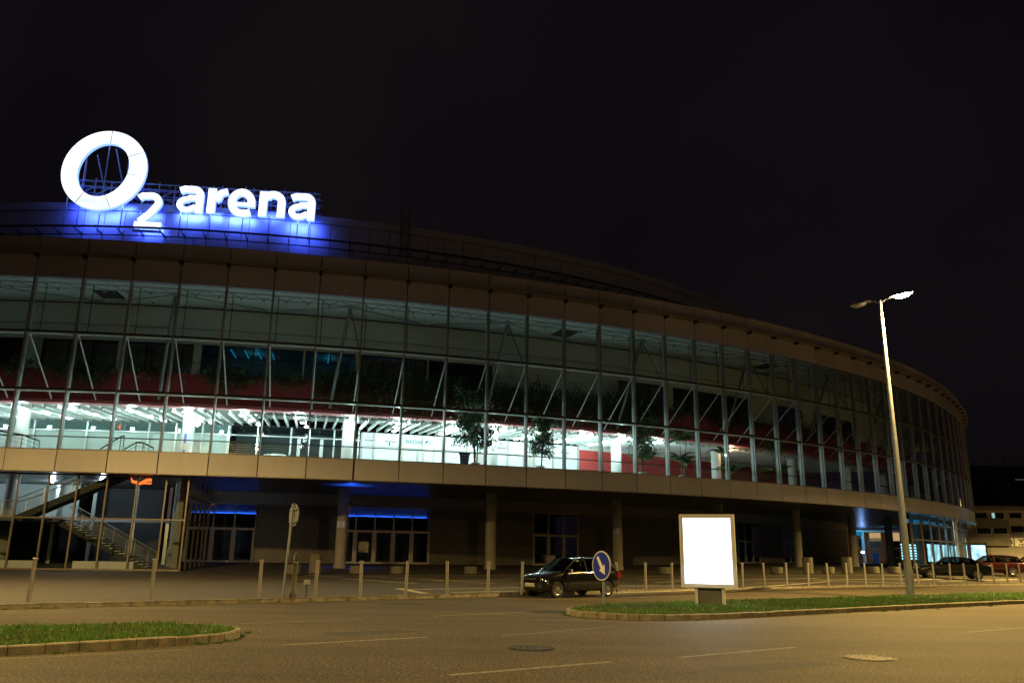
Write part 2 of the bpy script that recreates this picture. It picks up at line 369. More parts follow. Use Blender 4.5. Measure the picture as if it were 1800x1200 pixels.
for o in list(bpy.data.objects):
    if o.type == 'LIGHT' and o.parent:
        f = {(44, 56): 2.7, (68, 78): 1.3, (100, 141): 5.0, (-12, 10): .29, (-20, 27): .75, (13, -3): .45}.get(tuple(round(v) for v in o.parent.location[:2]))
        if f: o.data = o.data.copy(); o.data.energy *= f
        if f and f > 10: o.data.color = (1, .84, .66)

# ------------------------------------------------------------------ ground, road, plaza, kerbs
def sheet(name, pts, z, m): return struct(link_mesh(name, [(x, y, z) for x, y in pts], [tuple(range(len(pts)))], m))
M['ground'] = mat('far_ground', (.05, .048, .04), .9, noise=.3, scale=.3)
sheet('ground', [(-900, -500), (900, -500), (900, 1200), (-900, 1200)], -.012, M['ground'])
sheet('road', [(-140, -60), (170, -60), (170, 140), (-140, 140)], 0, M['asphalt'])
# plaza: rows running back from the kerb
b = MB(); nrm = Vector((-.6, .8))
KP = []
for a, c in zip(KERB, KERB[1:]):
    n = max(1, int((c - a).length / 2)); KP += [a + (c - a) * i / n for i in range(n)]
KP.append(KERB[-1])
offs = [0, .5, 1, 1.5, 2, 3, 4, 5, 6, 7, 8, 9.5, 11, 12.5, 14, 16, 18, 20, 22, 24, 27, 30, 32, 35, 38, 42, 46, 60, 90, 140, 260]
vs, fs = [], []
for p in KP:
    for d in offs:
        q = p + nrm * d; vs.append((q.x, q.y, gh(q.x, q.y)))
m_ = len(offs)
for i in range(len(KP) - 1):
    for j in range(m_ - 1): fs.append((i * m_ + j, (i + 1) * m_ + j, (i + 1) * m_ + j + 1, i * m_ + j + 1))
struct(link_mesh('plaza', vs, fs, M['paving'], smooth=True))
def kerbline(pts, w, h, name, inward, closed=False, z0=-.02, seg=1.0):
    b = MB(); rnd = random.Random(3); n = len(pts)
    for i in range(n if closed else n - 1):
        a, c = Vector(pts[i][:2]), Vector(pts[(i + 1) % n][:2]); L_ = (c - a).length; ns = max(1, int(round(L_ / seg))); d = (c - a) / ns; u = d.normalized(); nn = Vector((-u.y, u.x)) * inward
        for j in range(ns):
            g = .006; p, q = a + d * j + u * g, a + d * (j + 1) - u * g; hh = h + rnd.uniform(-.007, .007); s_ = rnd.uniform(-.006, .006); p = p + nn * s_; q = q + nn * s_
            o1, o2 = p + nn * w, q + nn * w; ch = .018
            b.add([(*p, z0), (*q, z0), (*q, hh - ch), (*p, hh - ch), (*(p + nn * ch), hh), (*(q + nn * ch), hh), (*o2, hh), (*o1, hh), (*o2, z0), (*o1, z0)],
                  [(0, 1, 2, 3), (3, 2, 5, 4), (4, 5, 6, 7), (7, 6, 8, 9), (0, 3, 4, 7, 9), (1, 8, 6, 5, 2)])
    return struct(b.build(name, M['kerb']))
kerbline([(p.x, p.y) for p in KERB[1:-1]], -.14, .128, 'kerb', -1)
# traffic islands
def smooth_poly(pts, it=2):
    for _ in range(it):
        q = []
        for i in range(len(pts)):
            a, c = Vector(pts[i]), Vector(pts[(i + 1) % len(pts)]); q += [a * .75 + c * .25, a * .25 + c * .75]
        pts = q
    return pts
islR = [(1.5, 23.0), (1.62, 22.2), (2.3, 21.45), (3.35, 21.0), (4.7, 21.4), (6.2, 22.35), (8.85, 24.3), (12.0, 26.6), (19.3, 31.8), (28, 38.1), (40, 46.8), (70, 66), (72, 70.5), (38.6, 49.6), (24.3, 40.0), (14.0, 33.3), (10.6, 30.9), (7.9, 29.1), (5.7, 27.6), (3.1, 25.6), (1.9, 24.1)]
islL = [(-4.9, 15.1), (-4.85, 15.7), (-5.1, 16.4), (-6.0, 16.95), (-7.0, 17.0), (-9.6, 15.9), (-14, 12.7), (-26, 3.5), (-40, -7), (-41, -10), (-27, .2), (-15, 8.0), (-8.4, 12.0), (-6.7, 13.2), (-5.5, 14.3), (-5.1, 14.7)]
def inside(p, poly):
    c = False; n = len(poly); j = n - 1
    for i in range(n):
        if (poly[i][1] > p[1]) != (poly[j][1] > p[1]) and p[0] < (poly[j][0] - poly[i][0]) * (p[1] - poly[i][1]) / (poly[j][1] - poly[i][1]) + poly[i][0]: c = not c
        j = i
    return c
def island(poly, inward, nm, nblades, reach, label):
    sp = [tuple(v) for v in smooth_poly(poly, 2)]
    kerbline(sp, .12, .135, 'kerb', inward, True, seg=1.0)
    n = len(sp); inner = []
    for i in range(n):
        a, c = Vector(sp[i - 1]), Vector(sp[(i + 1) % n]); u = (c - a).normalized(); inner.append(tuple(Vector(sp[i]) + Vector((-u.y, u.x)) * inward * .1))
    struct(link_mesh('soil', [(x, y, .115) for x, y in inner], [tuple(range(n))], M['soil']))
    rnd = random.Random(5); vs, fs = [], []; mi = []
    xs = [p[0] for p in inner]; ys = [p[1] for p in inner]
    cnt = 0
    while cnt < nblades:
        # density falls off with distance from the camera
        x = rnd.uniform(max(min(xs), reach[0]), min(max(xs), reach[1])); y = rnd.uniform(max(min(ys), reach[2]), min(max(ys), reach[3]))
        dd = hypot(x, y)
        if rnd.random() > min(1, (reach[4] / dd) ** 2): continue
        if not inside((x, y), inner): continue
        if sin(x * 2.9 + 1.7 * sin(y * 1.3)) * sin(y * 3.7 + x * .6) > .72 and rnd.random() < .8: continue
        cl = .5 + .5 * sin(x * 1.7 + sin(y * 2.3)) * cos(y * 1.9 + 1.2 * sin(x * 1.1)); hgt = rnd.uniform(.035, .075) * (.75 + .7 * cl); wd = .006 + .004 * dd / 20
        if rnd.random() < .02: hgt *= 1.7
        a = rnd.uniform(0, 2 * pi); lx, ly = rnd.gauss(0, .35) * hgt, rnd.gauss(0, .35) * hgt; k = len(vs)
        vs += [(x - wd * cos(a), y - wd * sin(a), .112), (x + wd * cos(a), y + wd * sin(a), .112), (x + lx, y + ly, .112 + hgt)]
        fs.append((k, k + 1, k + 2)); mi.append(0 if rnd.random() < .8 - .4 * (1 - cl) else (1 if rnd.random() < .75 else 2)); cnt += 1
        if rnd.random() < .0018:
            k = len(vs); s_ = .009; z_ = .112 + hgt + .02; vs += [(x - s_, y, z_), (x, y, z_ - s_), (x + s_, y, z_), (x, y, z_ + s_)]; fs.append((k, k + 1, k + 2, k + 3)); mi.append(3)
    g = link_mesh('grass', vs, fs, None, mats=[M['grass'], M['leaf2'], M['drygrass'], M['signw']], mi=mi)
    tag(g, label, 'grass', kind='stuff')
M['drygrass'] = mat('dry_grass', (.22, .20, .08), .8, noise=.3, scale=5)
island(islR, 1, 'islR', 75000, (1, 60, 20, 62, 26), 'short green grass on the right traffic island below the lit poster case')
island(islL, 1, 'islL', 42000, (-16, -4, 6, 18, 15), 'short green grass on the rounded left traffic island')
# weeds along the kerbs
def weeds(spots, label):
    rnd = random.Random(11); vs, fs = [], []
    for x, y, z, s in spots:
        for _ in range(int(60 * s)):
            a = rnd.uniform(0, 2 * pi); r = abs(rnd.gauss(0, .09 * s)); px, py = x + r * cos(a), y + r * sin(a) * .5; h = rnd.uniform(.02, .09) * s; w = .008; k = len(vs); t = rnd.uniform(0, pi)
            vs += [(px - w * cos(t), py - w * sin(t), z), (px + w * cos(t), py + w * sin(t), z), (px + rnd.gauss(0, .4) * h, py + rnd.gauss(0, .4) * h, z + h)]; fs.append((k, k + 1, k + 2))
    tag(link_mesh('weeds', vs, fs, M['grass']), label, 'weeds', kind='stuff')
sp = []
for x, y, s in ((45, 1069, 1.2), (65, 1069, 1), (95, 1068, .9), (133, 1067, .8), (220, 1064, .7), (280, 1063, .5), (430, 1060, .6), (10, 1071, .6), (520, 1057, .8), (545, 1056, .4)):
    p = gz(x, y, 0); sp.append((p.x + .02, p.y - .05, 0, s))
weeds(sp, 'small weeds growing along the foot of the plaza kerb')
sp = []
for x, y, s in ((1430, 1079, .7), (1490, 1077, .6), (1552, 1074, 1), (1575, 1073, .8), (1648, 1070, .8), (1740, 1065, .9), (1395, 1081, .4), (1225, 1090, .7), (1030, 1087, .6), (1000, 1081, .6), (1600, 1071.5, .5), (1700, 1067, .5)):
    p = gz(x, y, 0); sp.append((p.x + .01, p.y - .04, 0, s))
weeds(sp, 'small weeds growing at the foot of the right island kerb')
sp = []
for x, y, s in ((100, 1147.5, .6), (220, 1139.5, .6), (350, 1131.5, .8), (380, 1130, .7), (400, 1126, .8), (425, 1117, .7), (433, 1112, .8), (30, 1150, .4), (160, 1144, .4), (300, 1135, .3)):
    p = gz(x, y, 0); sp.append((p.x + .03, p.y - .03, 0, s))
weeds(sp, 'small weeds growing at the foot of the left island kerb')
# painted lines
def stripe(px, w, name='road_marking', m=None, z=.004, plaza=False):
    b = MB(); pts = [(gp(*q) if plaza else gz(*q, 0)) for q in px]
    for a, c in zip(pts, pts[1:]):
        n = max(1, int((c - a).length / 1.5)); d = (c - a); u = Vector((d.x, d.y)).normalized(); nn = Vector((-u.y, u.x)) * w / 2
        for i in range(n):
            p, q = a + d * i / n, a + d * (i + 1) / n
            zz = lambda x, y: (gh(x, y) + .012) if plaza else z
            co = [(p.x - nn.x, p.y - nn.y), (q.x - nn.x, q.y - nn.y), (q.x + nn.x, q.y + nn.y), (p.x + nn.x, p.y + nn.y)]
            b.quad(*[(x, y, zz(x, y)) for x, y in co])
    return struct(b.build(name, m or M['paint']))
for px in ([(790, 1186), (1073, 1162.7)], [(497, 1133), (753, 1119)], [(763, 1082), (940, 1075)], [(1194, 1155), (1397, 1137)], [(1700, 1110.5), (1820, 1101.5)]): stripe(px, .11)
for px in ([(880, 1117), (1088, 1100)], [(423, 1095), (640, 1087.5)], [(-30, 1160), (330, 1141)]): stripe(px, .10, m=M['paint2'])
stripe([(1180, 1094.5), (1300, 1088.5), (1500, 1080), (1708, 1069), (1830, 1061)], .09, m=M['paint2'])
for px in ([(700, 1034), (748, 1043)], [(718, 1036), (920, 1032.5)], [(795, 1041), (912, 1038.5)], [(605, 1017), (733, 1025.5)], [(640, 1012), (868, 1025)], [(590, 1011), (1100, 1011.5)], [(1087, 1030), (1265, 1028.5)], [(1100, 1012), (1620, 1012)],
           [(1080, 1042), (1300, 1034), (1480, 1029), (1640, 1026)], [(1310, 1032), (1460, 1021)], [(1330, 1024), (1400, 1024)], [(1425, 1019), (1650, 1017)], [(1300, 1019), (1440, 1016)], [(1230, 1018), (1150, 1024)], [(540, 1010), (600, 1014)],
           [(1460, 1021), (1600, 1025)], [(1600, 1020), (1690, 1016)], [(1650, 1021), (1790, 1018)], [(880, 1016), (1000, 1013)], [(1120, 1019), (1280, 1016)], [(760, 1020.5), (900, 1019)]): stripe(px, .38, 'parking_marking', M['paintp'], plaza=True)
# tar cracks
def crack(px, name='road_crack'):
    b = MB(); rnd = random.Random(2); pts = [gz(*q, 0) for q in px]; out = []
    for a, c in zip(pts, pts[1:]):
        n = 8
        for i in range(n): out.append(a + (c - a) * i / n + Vector((rnd.gauss(0, .03), rnd.gauss(0, .03), 0)))
    out.append(pts[-1])
    for a, c in zip(out, out[1:]):
        d = (c - a).normalized(); nn = Vector((-d.y, d.x, 0)) * rnd.uniform(.006, .013); b.quad(*[(v.x, v.y, .0035) for v in (a - nn, c - nn, c + nn, a + nn)])
    struct(b.build(name, M['dark']))
# old repair patches and a long seam in the asphalt
M['patch'] = mat('asphalt_patch', (.030, .028, .024), .85, noise=.45, scale=22, detail=3)
def patch(px):
    pts = [gz(*q, 0) for q in px]; struct(link_mesh('road_patch', [(p.x, p.y, .002) for p in pts], [tuple(range(len(pts)))], M['patch']))
patch([(560, 1112), (700, 1106), (745, 1110), (600, 1117)]); patch([(1240, 1172), (1420, 1161), (1480, 1168), (1290, 1181)]); patch([(850, 1068), (905, 1066), (930, 1068), (872, 1070.5)]); patch([(935, 1083), (995, 1083.5), (1000, 1087), (925, 1086.5)])
crack([(0, 1125), (200, 1118), (430, 1108)]); crack([(600, 1160), (900, 1140), (1300, 1112), (1800, 1075)])
crack([(68, 1163), (78, 1178), (100, 1186), (135, 1197)]); crack([(1462, 1139), (1500, 1134), (1560, 1126), (1620, 1122)]); crack([(430, 1108), (520, 1110), (600, 1106)])
# manholes
def manhole(px, r, m2, label):
    c = gz(*px, 0); t = thing('manhole_cover', (c.x, c.y, 0), label, 'manhole cover', 'manhole covers in the road')
    b = MB(); b.lathe([(r, .001), (r, .010), (r - .05, .010), (r - .055, .004), (0.001, .004)], (c.x, c.y, 0), 40); b.build('rim', M['iron'], t)
    b = MB(); b.lathe([(r * .82, .0045), (r * .82, .012), (.001, .012)], (c.x, c.y, 0), 36); b.build('lid', M['iron'], t)
    b = MB()
    for r0, r1 in ((.80, .74), (.62, .56), (.40, .35)):
        N = 40; vs = [(c.x + r * q * cos(2 * pi * i / N), c.y + r * q * sin(2 * pi * i / N), .0165) for q in (r0, r1) for i in range(N)]
        b.add(vs, [(i, (i + 1) % N, N + (i + 1) % N, N + i) for i in range(N)])
    for q, n, s_ in ((.93, 30, .05), (.68, 12, .05), (.49, 8, .05), (.20, 5, .10)):
        for i in range(n):
            a = 2 * pi * i / n + q; b.box((c.x + r * q * cos(a), c.y + r * q * sin(a), .0145), (r * s_, r * .08, .006), a)
    b.build('tread_pattern', m2, t)
manhole((935, 1139), .40, M['iron'], 'dark round iron manhole cover in the road left of centre')
manhole((1527, 1156), .42, M['iron2'], 'pale worn round manhole cover in the road at lower right')

# ------------------------------------------------------------------ the arena
K0, K1 = -13, 40; KD = -22
ar = thing('arena_building', (CX, CY, 0), 'huge round glass-fronted arena with beige panel bands and a lit concourse', 'arena')
def bx(m_, name, *a, parent=ar, **k): b = MB(); b.ring(*a); return b.build(name, m_, parent, **k)
# storey lines
Z1, Z2, ZB, ZA, Z3, ZG, ZT = 5.93, 7.30, 10.94, 14.60, 18.21, 19.72, 20.85
for k in range(K0, K1):
    j = .012
    j2 = .03 if k in (0,) else .011
    b = MB(); b.ring(k + j2, k + 1 - .011, 114.85, 115.06, Z1 + .03, Z2 - .03, 1); b.build('fascia_panel', M['panel'], ar)
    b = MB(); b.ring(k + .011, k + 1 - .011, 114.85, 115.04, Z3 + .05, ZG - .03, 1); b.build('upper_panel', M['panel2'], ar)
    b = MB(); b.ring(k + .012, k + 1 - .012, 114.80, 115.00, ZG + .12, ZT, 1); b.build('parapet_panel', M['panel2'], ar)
    b = MB(); b.quad(P(k + .02, 115.0, Z2), P(k + .98, 115.0, Z2), P(k + .98, 115.0, Z3), P(k + .02, 115.0, Z3)); b.build('glass_pane', M['glass'], ar)
    # mullion: bronze cap outside, pale fin inside
    a = A0 + DA * k; c = P(k, 115.0, (Z2 + Z3) / 2)
    b = MB(); b.box(tuple(P(k, 115.04, (Z2 + Z3) / 2)), (.12, .045, Z3 - Z2), a); 
    b = MB()
    for q in (-.035, .035): 
        pc = P(k, 115.05, (Z2 + Z3) / 2); pc = pc + Vector((-sin(a), cos(a), 0)) * q
        b.box(tuple(pc), (.10, .035, Z3 - Z2), a)
    mu = b.build('mullion', M['mull'], ar)
    b = MB(); b.box(tuple(P(k, 114.78, (Z2 + Z3) / 2)), (.26, .10, Z3 - Z2 - .02), a); b.build('fin', M['finm'], mu)
    # gutter bracket and raking strut
    b = MB(); b.box(tuple(P(k, 115.28, ZG - .12)), (.42, .20, .22), a); b.build('gutter_bracket', M['dark'], ar)
    b = MB(); p0, p1 = P(k + .02, 114.5, 14.45), P(k + .02, 110.5, 11.15)
    b.tube(p0, p1, .045, n=6); b.box(tuple(P(k + .02, 114.6, 14.5)), (.3, .08, .16), a); b.build('strut', M['whitem'], ar)
    b = MB(); b.tube(P(k + .10, 114.0, ZA + .1), P(k + .10, 114.0, Z3 - .1), .03, n=6); b.build('hanger_rod', M['roofm'], ar)
bx(M['dark'], 'panel_backing', K0, K1, 114.6, 114.86, Z1 + .02, Z2 - .02)
bx(M['dark'], 'panel_backing', K0, K1, 114.55, 114.86, Z3 + .06, ZT - .03)
bx(M['mull'], 'drip_flashing', K0, K1, 114.7, 115.13, Z1 - .02, Z1 + .03)
bx(M['mull'], 'sill_flashing', K0, K1, 114.7, 115.10, Z2 - .03, Z2 + .02)
bx(M['panel2'], 'head_flashing', K0, K1, 114.7, 115.10, Z3, Z3 + .05)
bx(M['mull'], 'gutter', K0, K1, 115.05, 115.62, ZG - .02, ZG + .11)
bx(M['panel2'], 'parapet_coping', K0, K1, 114.7, 115.10, ZT, ZT + .05)
for z in (ZB, ZA):
    t = bx(M['dark'], 'transom', K0, K1, 114.85, 115.09, z, z + .11)
    bx(M['whitem'], 'transom_tube', K0, K1, 114.70, 114.97, z - .07, z - .004, parent=t)
rl = bx(M['railm'], 'guard_rail', K0, K1, 114.45, 114.52, 8.10, 8.17)
for i in range(5): bx(M['alu'], 'wire', K0, K1, 114.47, 114.483, 7.44 + .13 * i, 7.455 + .13 * i, parent=rl)
# glazing-head lattice girder (horizontal)
b = MB()
b.ring(K0, K1, 114.4, 114.46, Z3 - .22, Z3 - .16); b.ring(K0, K1, 113.3, 113.36, Z3 - .22, Z3 - .16)
for i in range((K1 - K0) * 2):
    k = K0 + i * .5; b.tube(P(k, 114.4, Z3 - .19), P(k + .25, 113.35, Z3 - .19), .035, n=5); b.tube(P(k + .25, 113.35, Z3 - .19), P(k + .5, 114.4, Z3 - .19), .035, n=5)
    b.box(tuple(P(k + .25, 113.33, Z3 - .24)), (.16, .16, .2), A0 + DA * k)
b.build('lattice_girder', M['trussm'], ar)
# V-shaped wind struts every four bays
for k in range(-12, 40, 4):
    b = MB(); n0 = P(k - .25, 112.9, 18.1)
    b.tube(n0, P(k - .55, 110.5, 11.3), .12, n=10); b.build('raking_column', M['greym'], ar, True)
    b = MB(); b.tube(n0, P(k - .02, 114.4, 14.7), .05, n=8); b.build('raking_tie', M['greym'], ar, True)
    b = MB(); b.tube(n0, P(k - 2.0, 109.2, 18.42), .06, n=8); b.tube(n0, P(k + 1.7, 109.2, 18.42), .06, n=8); b.box(tuple(n0), (.4, .4, .25), 0); b.build('ceiling_brace', M['trussm'], ar)
# roof over the ring, ceiling of the hall
bx(M['roofm'], 'ring_roof', KD, K1, 92.4, 114.9, ZT - .30, ZT - .15)
bx(M['ceil'], 'hall_ceiling', K0, K1, 108.6, 114.6, 18.5, 18.6)
bx(M['hallwall'], 'hall_wall', K0, K1, 108.3, 108.6, 15.78, 18.49)
bx(M['dark'], 'shadow_joint', K0, K1, 108.60, 108.66, 18.40, 18.46)
bx(M['ceil'], 'shadow_joint', K0, K1, 108.60, 108.63, 17.0, 18.38)
bx(M['greym'], 'shadow_joint', K0, K1, 108.60, 108.64, 16.84, 16.88)
for k in (-6.0, 5.7, 13.4):
    gr = MB(); gr.ring(k - .25, k + .3, 109.9, 111.8, 18.44, 18.49, 1); g_ = gr.build('ceiling_grille', M['dark'], ar)
    for i in range(4):
        bx(M['roofm'], 'slat', k - .22 + i * .13, k - .16 + i * .13, 110.0, 111.7, 18.41, 18.44, 1, parent=g_)
for k in (-5.1, 1.45, 9.7): MB().box(tuple(P(k, 109.3 if k < 1 else 110.5, 18.47)), (.12, .12, .06)).build('smoke_detector', M['dark'], ar)
# office windows along the balcony
def office(k0, k1, bright=None, curtain=False):
    b = MB(); b.ring(k0, k1, 108.30, 108.42, 13.2, 13.32); b.ring(k0, k1, 108.30, 108.42, 15.68, 15.76)
    n = max(2, int(round((k1 - k0) / .62)))
    for i in range(n + 1):
        k = k0 + (k1 - k0) * i / n; b.ring(max(k0, k - .018), min(k1, k + .018), 108.28, 108.44, 13.33, 15.67, 1)
    w = b.build('office_window', M['railm'], ar)
    b = MB(); b.quad(P(k0, 108.36, 13.3), P(k1, 108.36, 13.3), P(k1, 108.36, 15.7), P(k0, 108.36, 15.7)); b.build('pane', M['glassd'], w)
    if curtain:
        b = MB(); vs = []; fs = []; nn = int((k1 - k0) * 16)
        for i in range(nn + 1):
            k = k0 + (k1 - k0) * i / nn; vs += [P(k, 107.9 + .10 * (i % 2), 13.25), P(k, 107.9 + .10 * (i % 2), 15.7)]
        for i in range(nn): fs.append((2 * i, 2 * i + 2, 2 * i + 3, 2 * i + 1))
        b.add(vs, fs); b.build('curtain', M['curtain'], w)
    if bright: light('office_light', P((k0 + k1) / 2, 106.3, 15.3), bright[0], bright[1], rad_=.2)
M['curtain'] = mat('curtain', (.30, .36, .42), .9, noise=.2, scale=4)
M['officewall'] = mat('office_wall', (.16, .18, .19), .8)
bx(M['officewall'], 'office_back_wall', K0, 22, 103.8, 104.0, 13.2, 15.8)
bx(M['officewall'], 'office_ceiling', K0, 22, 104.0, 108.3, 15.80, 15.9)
OFF = [(-12.4, -8.1, None, 0), (-7.75, -5.9, None, 1), (-5.8, -4.05, (5, (.1, .6, 1)), 1), (-3.85, -1.3, (10, (.1, .75, 1)), 0), (-1.25, .05, (8, (.1, .65, 1)), 0), (.2, 2.0, (11, (.05, .35, 1)), 1), (2.05, 3.9, None, 0), (8.0, 9.8, (6, (.06, .25, 1)), 1), (10.1, 13.6, None, 0), (15.0, 16.6, (3, (.1, .3, 1)), 0), (17.4, 20.4, None, 0)]
last = K0
for k0, k1, br, cu in OFF:
    if k0 > last: bx(M['hallwall'], 'office_pier', last, k0, 108.3, 108.5, 13.2, 15.78)
    office(k0, k1, br, cu); last = k1
    bx(M['officewall'], 'office_partition', k1 - .03, k1, 104.0, 108.3, 13.2, 15.8, 1)
bx(M['hallwall'], 'office_pier', last, K1, 108.3, 108.5, 13.2, 15.78)
# lit office ceiling lights seen as thin lines
for k0, n in ((-3.2, 4), (-1.0, 2), (.7, 3)):
    for i in range(n):
        b = MB(); k = k0 + .35 * i; b.ring(k, k + .03, 105, 107.6, 15.70, 15.74, 1); b.build('office_strip_light', M['cyandim'], ar)
# balcony slab with its red parapet
bx(M['red'], 'balcony_parapet', K0, K1, 110.0, 110.2, 11.16, 13.28)
bx(M['redlip'], 'balcony_lip', K0, K1, 109.6, 110.42, 10.92, 11.14)
bx(M['floorw'], 'balcony_slab', K0, 24, 101.0, 110.0, 12.9, 13.2)
bx(M['dkceil'], 'service_void', -2.6, 2.6, 101.1, 109.9, 11.75, 11.85)
bx(M['white'], 'void_ceiling', K0, -2.6, 101.1, 109.9, 11.30, 11.4)
bx(M['white'], 'void_ceiling', 2.6, 23, 101.1, 109.9, 11.30, 11.4)
bx(M['white'], 'void_edge_beam', K0, 23, 109.2, 109.58, 10.96, 11.28)
# concourse floor, slatted ceiling
bx(M['floorw'], 'concourse_floor', K0, K1, 92.5, 114.55, 6.95, 7.28)
b = MB(); n = int((22 - K0) / .27)
for i in range(n):
    k = K0 + i * .27; w = .022
    b.hexa([P(k - w, 109.2, 10.72), P(k + w, 109.2, 10.72), P(k + w, 101.6, 11.02), P(k - w, 101.6, 11.02)], [P(k - w, 109.2, 11.0), P(k + w, 109.2, 11.0), P(k + w, 101.6, 11.28), P(k - w, 101.6, 11.28)])
b.build('slatted_ceiling', M['white'], ar)
if True:
    b = MB()
    rnd = random.Random(4)
    for i in range(14):
        k = -2.5 + rnd.random() * 5; b.tube(P(k, 102, 11.5), P(k + rnd.uniform(-.6, .6), 109, 11.5), .06, n=6)
    b.tube(P(-2.6, 105, 11.42), P(2.6, 105, 11.42), .12, n=8); b.tube(P(-2.6, 103.4, 11.5), P(2.6, 103.4, 11.5), .09, n=8)
    b.build('service_pipes', M['alu'], ar)
# back wall of the concourse: dim glazed rooms on the left, bright blinds, then the red wall
def wallframe(k0, k1, posts, zt=10.30, name='shopfront'):
    b = MB(); b.ring(k0, k1, 101.2, 101.35, zt - .04, zt + .04)
    for k in posts: b.ring(k - .025, k + .025, 101.2, 101.37, 7.3, 11.05, 1)
    return b.build(name, M['alu'], ar)
sf = wallframe(K0, -3.4, [-12, -10.5, -9.0, -7.47, -5.69, -4.91, -4.15, -3.4])
M['tealwall'] = mat('teal_wall', (.45, .53, .50), .6, noise=.06, scale=.6)
b = MB(); b.ring(K0, -3.4, 101.0, 101.15, 7.3, 10.26); b.build('panel', M['tealwall'], sf)
bx(M['glassd'], 'upper_glazing', K0, -3.4, 101.19, 101.2, 10.34, 11.0, parent=sf)
bx(M['tealwall'], 'dark_room', K0, -3.4, 99.8, 100, 10.3, 12)
M['greendoor'] = mat('grey_door', (.22, .26, .25), .5)
for k in (-4.5,): 
    b = MB(); b.ring(k - .28, k + .28, 101.16, 101.2, 7.3, 9.75, 1); b.build('door', M['greendoor'], sf)
sf2 = wallframe(-3.38, .55, [-3.37, -2.54, -1.55, -1.0, -.25, .5])
b = MB(); b.quad(P(-3.4, 101.25, 7.3), P(.55, 101.25, 7.3), P(.55, 101.25, 11), P(-3.4, 101.25, 11)); b.build('pane', M['glasslow'], sf2)
bx(M['officewall'], 'dark_bar_room', -3.4, .6, 96.8, 97, 7.3, 11.3)
bx(M['dkceil'], 'bar_ceiling', -3.4, .6, 97, 101, 11.1, 11.2)
for k in (-1.3, -.62): bx(M['white'], 'white_post', k - .05, k + .05, 101.38, 101.45, 7.3, 10.2, 1, parent=sf2)
for i in range(5):
    for r_ in (98.6, 100): 
        b = MB(); b.lathe([(.09, 0), (.09, .03)], tuple(P(-3.1 + .8 * i, r_, 11.0)), 10); b.build('bar_downlight', M['warmdim'] if False else M['signw'], ar)
# bright shop fronts
b = MB(); b.ring(.6, 8.25, 101.0, 101.12, 7.3, 11.0); wl = b.build('blind_wall', M['shop'], ar)
for k in (.6, 1.0, 1.87, 2.58, 3.3, 4.06, 4.9, 5.5, 6.5, 7.2, 8.2): bx(M['frame'], 'post', k - .03, k + .03, 101.13, 101.25, 7.3, 10.95, 1, parent=wl)
bx(M['frame'], 'head_rail', .6, 8.25, 101.13, 101.2, 9.86, 9.93, parent=wl)
for k0, k1 in ((1.87, 2.95), (4.3, 4.9), (6.05, 6.5)): bx(M['frame'], 'door', k0, k1, 101.13, 101.17, 7.3, 9.8, 1, parent=wl)
for k0, k1 in ((1.93, 2.35), (2.45, 2.9)): bx(M['shop'], 'door_leaf', k0, k1, 101.18, 101.2, 7.4, 9.6, 1, parent=wl)
def onwall(txt, k, z, r, w, h, m_, par, bold=.02):
    p = P(k, r, z); a = A0 + DA * k; u = Vector((-sin(a), cos(a), 0)); return flat_text('lettering', txt, p, u, Vector((0, 0, 1)), w, h, m_, par, bold)
onwall('REDAKCE', 2.02, 10.25, 101.2, 2.2, .32, M['greyprint'] if 'greyprint' in M else M['greym'], wl)
for k in (.72, 1.35, 3.5, 4.45, 5.1, 6.7, 7.5):
    b = MB(); c = P(k + .15, 101.22, 10.35); a = A0 + DA * (k + .15); u = Vector((-sin(a), cos(a), 0)); w = Vector((0, 0, 1)); n = 20
    vs = []
    for i in range(n): t = 2 * pi * i / n; vs += [c + u * .36 * cos(t) + w * .36 * sin(t), c + u * .33 * cos(t) + w * .33 * sin(t)]
    b.add(vs, [(2 * i, (2 * i + 2) % (2 * n), (2 * i + 3) % (2 * n), 2 * i + 1) for i in range(n) if i % 5]); b.build('round_logo', M['ink'], wl)
    onwall('arena', k - .02, 10.28, 101.23, .5, .12, M['ink'], wl, .03); onwall('news', k + .17, 10.28, 101.23, .45, .12, M['redink'], wl, .03)
rnd = random.Random(8)
for k, z in ((5.05, 8.0), (5.25, 8.0), (5.15, 8.35), (5.7, 7.9), (5.95, 8.3), (7.0, 8.1)):
    b = MB(); b.ring(k, k + .12, 101.26, 101.3, z, z + .28, 1); b.build('notice', M['ink'] if rnd.random() < .6 else M['redink'], wl)
b = MB(); b.ring(8.27, 23, 101.0, 101.12, 7.3, 10.72); rw = b.build('red_wall', M['redwall'], ar)
for z in (8.1, 8.95, 9.8): bx(M['dark'], 'groove', 8.3, 23, 101.12, 101.125, z, z + .015, parent=rw)
bx(M['white'], 'wall_top', 8.27, 23, 100.9, 101.0, 10.72, 11.3)
# G4S-like lettering on the dark glass
p = onwall('G', -6.75, 10.42, 101.42, .34, .40, M['ink'], sf, .04); onwall('4', -6.6, 10.34, 101.42, .32, .62, M['redink2'] if False else M['orange'] if 'orange' in M else M['redink'], sf, .04); onwall('S', -6.44, 10.42, 101.42, .30, .40, M['ink'], sf, .04)
